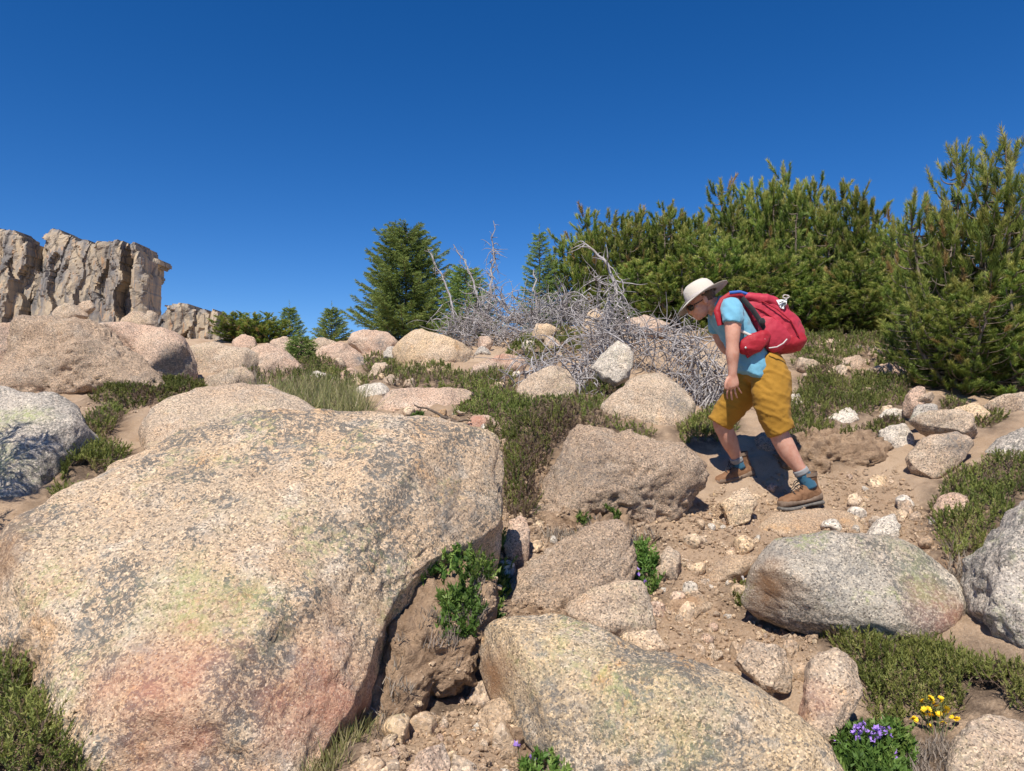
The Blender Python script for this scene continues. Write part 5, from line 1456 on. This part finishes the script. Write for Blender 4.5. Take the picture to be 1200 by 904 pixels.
# ---------------------------------------------------------------- the backpack
BORG = Hp(905, 382, 0)
_h = HORG; HORG = BORG
pack = empty('backpack', BORG, 'red hiking backpack worn on the back of the hiker', 'backpack')
pk = [L_([(Hp(866, 353, 0), 6, .09), (Hp(874, 358, 0), 12, .135), (Hp(887, 367, 0), 20, .15), (Hp(903, 381, 0), 26, .158), (Hp(913, 395, 0), 26.5, .155), (Hp(917, 406, 0), 23, .14), (Hp(919, 412, 0), 17, .11)], n=32, e=2.8)]
link('main_bag', remesh('main_bag', pk, .008, 4, .5, folds(.011, 10, 12, (.75, 0, .6))), M_PACK, pack)
sp = [L_([(Hp(884, 376, -.13), 6, .02), (Hp(890, 384, -.145), 12, .032), (Hp(898, 395, -.148), 15, .038), (Hp(904, 405, -.14), 15, .034), (Hp(907, 410, -.13), 12, .02)], n=24, e=3.2)]
link('side_pocket', remesh('side_pocket', sp, .007, 4, .5, folds(.005, 9, 15, (.7, 0, -.6))), M_PACK, pack)
bt = [L_([(Hp(896, 409, 0), 5, .14), (Hp(908, 405, 0), 11, .160), (Hp(926, 400, 0), 14.5, .156), (Hp(936, 396, 0), 9, .13)], n=24, e=2.6)]
link('base_panel', remesh('base_panel', bt, .008, 4, .5, folds(.008, 9, 18)), M_PACKD, pack)
lid = [L_([(Hp(862, 351, 0), 4, .10), (Hp(876, 352, 0), 7.5, .145), (Hp(895, 356, 0), 9, .15), (Hp(912, 363, 0), 7, .13), (Hp(920, 369, 0), 3.5, .1)], n=24, e=2.6)]
link('lid', remesh('lid', lid, .008, 4, .5, folds(.010, 10, 20)), M_PACK, pack)
po = [L_([(Hp(858, 415, -.165), 4, .02), (Hp(863, 411, -.185), 10, .035), (Hp(873, 405, -.195), 11.5, .04), (Hp(883, 399, -.185), 8.5, .035), (Hp(890, 394, -.16), 5, .02)], n=24, e=2.5)]
link('hip_pouch', remesh('hip_pouch', po, .006, 4, .5, folds(.006, 14, 23)), M_PACKD, pack)
def web(nm, pts, w, mat, tk=.004):
    q = np.array(pts, float); f = np.linspace(0, 1, len(q)); g = np.linspace(0, 1, 16)
    q = np.stack([np.interp(g, f, q[:, i]) for i in range(3)], -1)
    T = unit(np.gradient(q, axis=0)); N = unit(np.array([0, -1., 0]) - T * (T @ np.array([0, -1., 0]))[:, None]); S = np.cross(T, N)
    rg_ = np.stack([q + S * w + N * tk, q - S * w + N * tk, q - S * w - N * tk, q + S * w - N * tk], 1)
    ii = np.arange(64).reshape(16, 4); jj = np.roll(ii, -1, 1)
    fc = np.stack([ii[:-1], jj[:-1], jj[1:], ii[1:]], -1).reshape(-1, 4)
    link(nm, mesh_np(nm, rg_.reshape(-1, 3) - HORG, fc), mat, pack)
web('shoulder_strap', [Hp(874, 352, -.10), Hp(862, 348.5, -.125), Hp(850, 349, -.125), Hp(841, 355, -.12), Hp(834, 368, -.13), Hp(838, 384, -.14)], .022, M_PACKD, .006)
web('load_strap', [Hp(872, 349, -.115), Hp(860, 345.6, -.13), Hp(848, 346.8, -.13)], .009, M_BLUEW)
web('compression_strap', [Hp(856, 391, -.20), Hp(866, 396, -.205), Hp(876, 400, -.215), Hp(883, 402.5, -.22)], .009, M_STRAPW)
web('back_panel', [Hp(862, 353, -.14), Hp(872, 366, -.165), Hp(881, 380, -.17), Hp(887, 392, -.165)], .014, M_BLACK, .010)
web('hip_belt', [Hp(890, 396, -.165), Hp(880, 410, -.18), Hp(864, 420, -.19)], .016, M_PACKD)
web('pull_cord', [Hp(889, 411, -.2), Hp(897, 410, -.215), Hp(904, 406, -.215), Hp(909, 401, -.205)], .004, M_STRAPW, .003)
web('side_seam', [Hp(884, 357, -.152), Hp(900, 366, -.166), Hp(916, 380, -.170), Hp(926, 398, -.160)], .0035, M_PACKD, .003)
web('top_seam', [Hp(872, 362, -.13), Hp(884, 367, -.152), Hp(898, 378, -.168), Hp(906, 390, -.175)], .0035, M_PACKD, .003)
bk = ell(Hp(882, 381, -.19), ex, ey, ez, (.022, .012, .026), 2)
link('buckle', mesh_np('buckle', bk[0] - HORG, bk[1][:, :3]), M_BLACK, pack)
bk = ell(Hp(861.5, 411, -.224), ex, ey, ez, (.008, .004, .008), 2)
link('zip_pull', mesh_np('zip_pull', bk[0] - HORG, bk[1][:, :3]), M_METAL, pack)
pa = np.array([Hp(900.5, 355.5, -.146), Hp(912.5, 354.5, -.150), Hp(911.5, 360, -.158), Hp(908.5, 366, -.160), Hp(905, 365, -.158)])
pav = np.vstack([pa, pa + [0, .02, 0]])
pf = [np.array([[0, 1, 2, 3], [0, 3, 4, 4]])[:1], np.array([[0, 3, 4]]), np.array([[i, (i + 1) % 5, (i + 1) % 5 + 5, i + 5] for i in range(5)])]
pt = link('white_patch', mesh_np('white_patch', pav - HORG, pf, False), M_WHITE, pack)
for a0, a1 in (((903, 359.5), (908, 357)), ((905, 363), (909.5, 358.5)), ((908.5, 364), (910.5, 358.6))):
    v, f = tubes(np.array([[Hp(*a0, -.163), Hp((a0[0] + a1[0]) / 2, (a0[1] + a1[1]) / 2, -.163), Hp(*a1, -.160)]]), .0035, .003, 5)
    link('mark', mesh_np('mark', v - HORG, f), M_BLACK, pt)
gg = np.linspace(0, 1, 40)
cq = np.stack([Hp(910, 352, -.15) + np.array([math.cos(x * 19) * .018 + .012 * x, -.01 * math.sin(x * 13), math.sin(x * 19) * .012]) for x in gg])
v, f = tubes(cq[None], .0035, .0035, 5)
link('cord_loop', mesh_np('cord_loop', v - HORG, f), M_STRAPW, pack)
HORG = _h
# ---------------------------------------------------------------- loose stones and gravel on the path
def stone_mesh(seed, res=3):
    v, f = ico(res)
    r_ = np.random.default_rng(seed)
    q = v * r_.uniform(.55, 1.1, 3)
    for _ in range(7):
        n = unit(r_.normal(size=3)); s = q @ n
        q = q - np.outer(np.maximum(0, s - r_.uniform(.32, .62)), n) * .97
    q = q + v * (.06 * fbm(v * 2.5 + seed, 3, seed))[:, None]
    return q, f
STONES = []
for i in range(10):
    q, f = stone_mesh(500 + i)
    me = mesh_np('stone', q * .04, f); me.materials.append(G[('dirt', 'tan', 'white', 'yellow', 'pink', 'dirt', 'yellow', 'dirt', 'tan', 'yellow')[i]]); STONES.append(me)
PATHS = [[(700, 760), (760, 700), (790, 640), (830, 600), (900, 640), (870, 700), (860, 760), (900, 800), (850, 790), (780, 770)],
         [(400, 910), (470, 840), (530, 790), (560, 800), (600, 860), (620, 910), (520, 940), (420, 940)],
         [(840, 600), (880, 560), (960, 545), (1060, 560), (1080, 600), (1060, 650), (1010, 640), (900, 620)],
         [(1070, 690), (1080, 600), (1100, 590), (1110, 640), (1100, 700)],
         [(880, 740), (930, 740), (960, 770), (940, 830), (900, 810)],
         [(430, 505), (470, 478), (560, 492), (600, 510), (590, 530), (520, 520)],
         [(925, 440), (1000, 400), (1060, 430), (1060, 480), (960, 500)],
         [(560, 450), (620, 420), (700, 430), (700, 480), (600, 490)],
         [(250, 456), (300, 420), (360, 428), (430, 424), (480, 448), (400, 468), (300, 466)],
         [(560, 640), (600, 600), (640, 620), (760, 640), (800, 620), (790, 640), (700, 650), (600, 700)]]
LABS = ['small loose stone on the path above the golden boulder', 'small loose stone on the dirt below the soil bank', 'small loose stone on the bare soil round the hiker', 'small loose stone below the right bank',
        'small loose stone beside the grey tapered slab', 'small loose stone on the bare shelf above the huge slab boulder', 'small loose stone among the heather behind the hiker', 'small loose stone among the heather under the dead branches', 'small loose stone between the pink boulders and the grass clump', 'small loose stone on the soil before the wedge boulder']
rs = np.random.default_rng(77)
for pi, (pl, nn) in enumerate(zip(PATHS, (84, 50, 44, 8, 20, 16, 22, 18, 22, 22))):
    q, ed, ar = scatter(pl, nn, rs)
    for x, y in q:
        s = min(.085, .021 * (1 + rs.pareto(1.9)))
        if 4 < pi < 9: s = rs.uniform(.03, .10)
        o = link('stone', STONES[rs.integers(10)], loc=(x, y, ground_z(x, y)[0] + s * .12))
        o.scale = (s / .04, s / .04, s * .8 / .04); o.rotation_euler = rs.uniform(0, 6.28, 3)
        tag(o, LABS[pi], 'stone', LABS[pi].replace('small loose stone', 'loose stones'))
qa = []
for pl, nn in zip(PATHS[:5], (1800, 1600, 1200, 250, 450)):
    qa.append(scatter(pl, nn, rs)[0])
qa = np.concatenate(qa)
pv, pf = [], []
bases = [stone_mesh(600 + i, 1) for i in range(6)]
zz = ground_z(qa[:, 0], qa[:, 1])
for i, ((x, y), z) in enumerate(zip(qa, zz)):
    b, f = bases[i % 6]
    s = min(.02, .0035 * (1 + rs.pareto(1.7)))
    a = rs.uniform(0, 6.28); ca, sa = math.cos(a), math.sin(a)
    m_ = np.array([[ca, -sa, 0], [sa, ca, 0], [0, 0, .8]])
    pf.append(f + len(b) * i); pv.append((b @ m_.T) * s + (x, y, z + s * .2))
gm = mesh_np('gravel', np.concatenate(pv), np.concatenate(pf), False)
tag(link('gravel', gm, G['dirt']), 'fine gravel strewn over the dirt path', 'gravel', kind='stuff')

def crumbs(name, label, polys, mat, seed, smax, cat):
    r_ = np.random.default_rng(seed)
    q = np.concatenate([scatter(pl, nn, r_)[0] for pl, nn in polys])
    z = surface_z(q[:, 0], q[:, 1])
    n = len(q); nb = len(bases[0][0])
    s = np.minimum(smax, .005 * (1 + r_.pareto(1.5, n)))
    a = r_.uniform(0, 6.28, n); ca, sa = np.cos(a), np.sin(a)
    M_ = np.zeros((n, 3, 3)); M_[:, 0, 0] = ca; M_[:, 0, 1] = -sa; M_[:, 1, 0] = sa; M_[:, 1, 1] = ca; M_[:, 2, 2] = .75
    B_ = np.stack([b for b, f in bases])[np.arange(n) % 6]
    v = np.einsum('nij,nkj->nki', M_, B_) * s[:, None, None] + np.c_[q, z + s * .15][:, None]
    f = (bases[0][1][None] + (np.arange(n) * nb)[:, None, None]).reshape(-1, 3)
    tag(link(name, mesh_np(name, v.reshape(-1, 3), f, False), mat), label, cat, kind='stuff')
WIDE = [[(400, 905), (480, 800), (560, 690), (590, 600), (640, 620), (760, 640), (840, 600), (900, 560), (1050, 550), (1090, 600), (1080, 680), (880, 760), (900, 850), (700, 800), (600, 905)], [(420, 510), (470, 478), (600, 500), (600, 540), (520, 525)], [(60, 480), (130, 470), (260, 470), (130, 500)], [(580, 640), (596, 560), (640, 535), (700, 630), (800, 610), (850, 555), (850, 600), (770, 650), (640, 640)]]
crumbs('soil_crumbs', 'crumbs of tan soil scattered over the bare ground', [(WIDE[0], 6500), (WIDE[1], 900), (WIDE[2], 500), (WIDE[3], 1800)], M_SOIL, 91, .028, 'soil')
crumbs('rock_chips', 'pale rock chips scattered over the bare ground', [(WIDE[0], 2600), (WIDE[1], 400), (WIDE[2], 300), (WIDE[3], 500)], G['yellow'], 92, .02, 'gravel')

# ---------------------------------------------------------------- flowers
def petal_mat(name, a, b):
    t = NT(name); n = t.noise(t.coord('Object', True), 60, 2)
    return t.done(t.mix(n, a, b), .6)
M_YEL = petal_mat('yellow_petals', (.78, .47, .015), (.86, .60, .03)); M_PUR = petal_mat('purple_petals', (.30, .17, .55), (.42, .27, .68))
t = NT('stem_green'); M_STEM = t.done((.13, .17, .06), .7)
def head_mesh(nm, n, r, cup, mat, seed):
    r_ = np.random.default_rng(seed); vs, fs = [], []
    for layer in range(2):
        for i in range(n):
            a = 2 * math.pi * (i + .5 * layer) / n + r_.uniform(-.1, .1); l = r * (1 - .3 * layer) * r_.uniform(.85, 1.1); w = r * .33
            d = np.array([math.cos(a), math.sin(a), 0]); p = np.array([-d[1], d[0], 0]); z = layer * r * .2
            b = len(vs)
            vs += [np.array([0, 0, z]), d * l * .55 + p * w + (0, 0, z + cup * l * .5), d * l + (0, 0, z + cup * l * r_.uniform(.5, 1.2)), d * l * .55 - p * w + (0, 0, z + cup * l * .5)]
            fs.append([b, b + 1, b + 2, b + 3])
    me = mesh_np(nm, np.array(vs), np.array(fs), False); me.materials.append(mat); return me
YH = [head_mesh('flower_head', 9, .0125, .25, M_YEL, i) for i in range(3)]
PH = [head_mesh('flower_head', 5, .012, 1.1, M_PUR, i) for i in range(3)]
def flowers(name, label, spots, d, heads, lift, cl=1, sp=.007, seed=0):
    """spots: photo positions of the blooms; each is a stem rising from the ground with a head of cl blossoms"""
    r_ = np.random.default_rng(seed)
    b = P(np.mean([s[0] for s in spots]), np.mean([s[1] for s in spots]), d); b[2] = ground_z(b[0], b[1])[0]
    root = empty(name, b, label, 'wildflower')
    for sx, sy in spots:
        p = P(sx, sy, d + r_.uniform(-.05, .05)); g = np.array([p[0] * .6 + b[0] * .4, p[1] * .6 + b[1] * .4, 0]); g[2] = ground_z(g[0], g[1])[0] - .01
        if p[2] < g[2] + .025: p[2] = g[2] + .025
        v, f = tubes(np.array([[g - b, (g + p) / 2 - b + r_.normal(0, .006, 3), p - b]]), .0014, .0012, 4)
        link('stem', mesh_np('stem', v, f), M_STEM, root)
        for k in range(cl):
            o = link('flower_head', heads[r_.integers(3)], None, root, Vector(p - b + (r_.normal(0, sp, 3) if cl > 1 else 0)))
            o.rotation_euler = (r_.uniform(.3, 1.1), r_.uniform(-.4, .4), r_.uniform(0, 6))
            s = r_.uniform(.8, 1.2); o.scale = (s, s, s)
flowers('yellow_flowers', 'cluster of yellow flowers beside the thick heather bed', [(1080, 822), (1085, 830), (1090, 818), (1097, 826), (1103, 819), (1082, 838), (1092, 840), (1100, 836), (1110, 832), (1114, 839), (1069, 843), (1090, 850), (1106, 847), (1121, 842)], 2.72, YH, .1, 2, .004, 1)
flowers('purple_flowers', 'cluster of purple flowers below the grey block', [(1004, 854), (1012, 856), (1018, 862), (1008, 866), (1026, 866), (1040, 858), (985, 884), (994, 885), (1018, 882), (1052, 886), (1028, 858), (1022, 870)], 2.55, PH, .1, 4, .008, 2)
flowers('violet_flowers', 'few violet blooms at the foot of the golden boulder', [(606, 872), (624, 893), (632, 888), (690, 886), (696, 892)], 2.45, PH, .1, 2, .006, 3)
flowers('yellow_flowers', 'two tiny yellow blooms at the foot of the huge slab boulder', [(366, 898), (381, 897)], 2.35, YH, .06, 1, .003, 4)
flowers('yellow_flowers', 'tiny yellow bloom on the earth bank', [(505, 724), (503, 728)], 3.25, YH, .06, 1, .003, 5)
flowers('violet_flowers', 'small violet bloom beside the half-buried boulder', [(745, 670), (757, 682), (748, 676)], 3.9, PH, .06, 2, .005, 6)
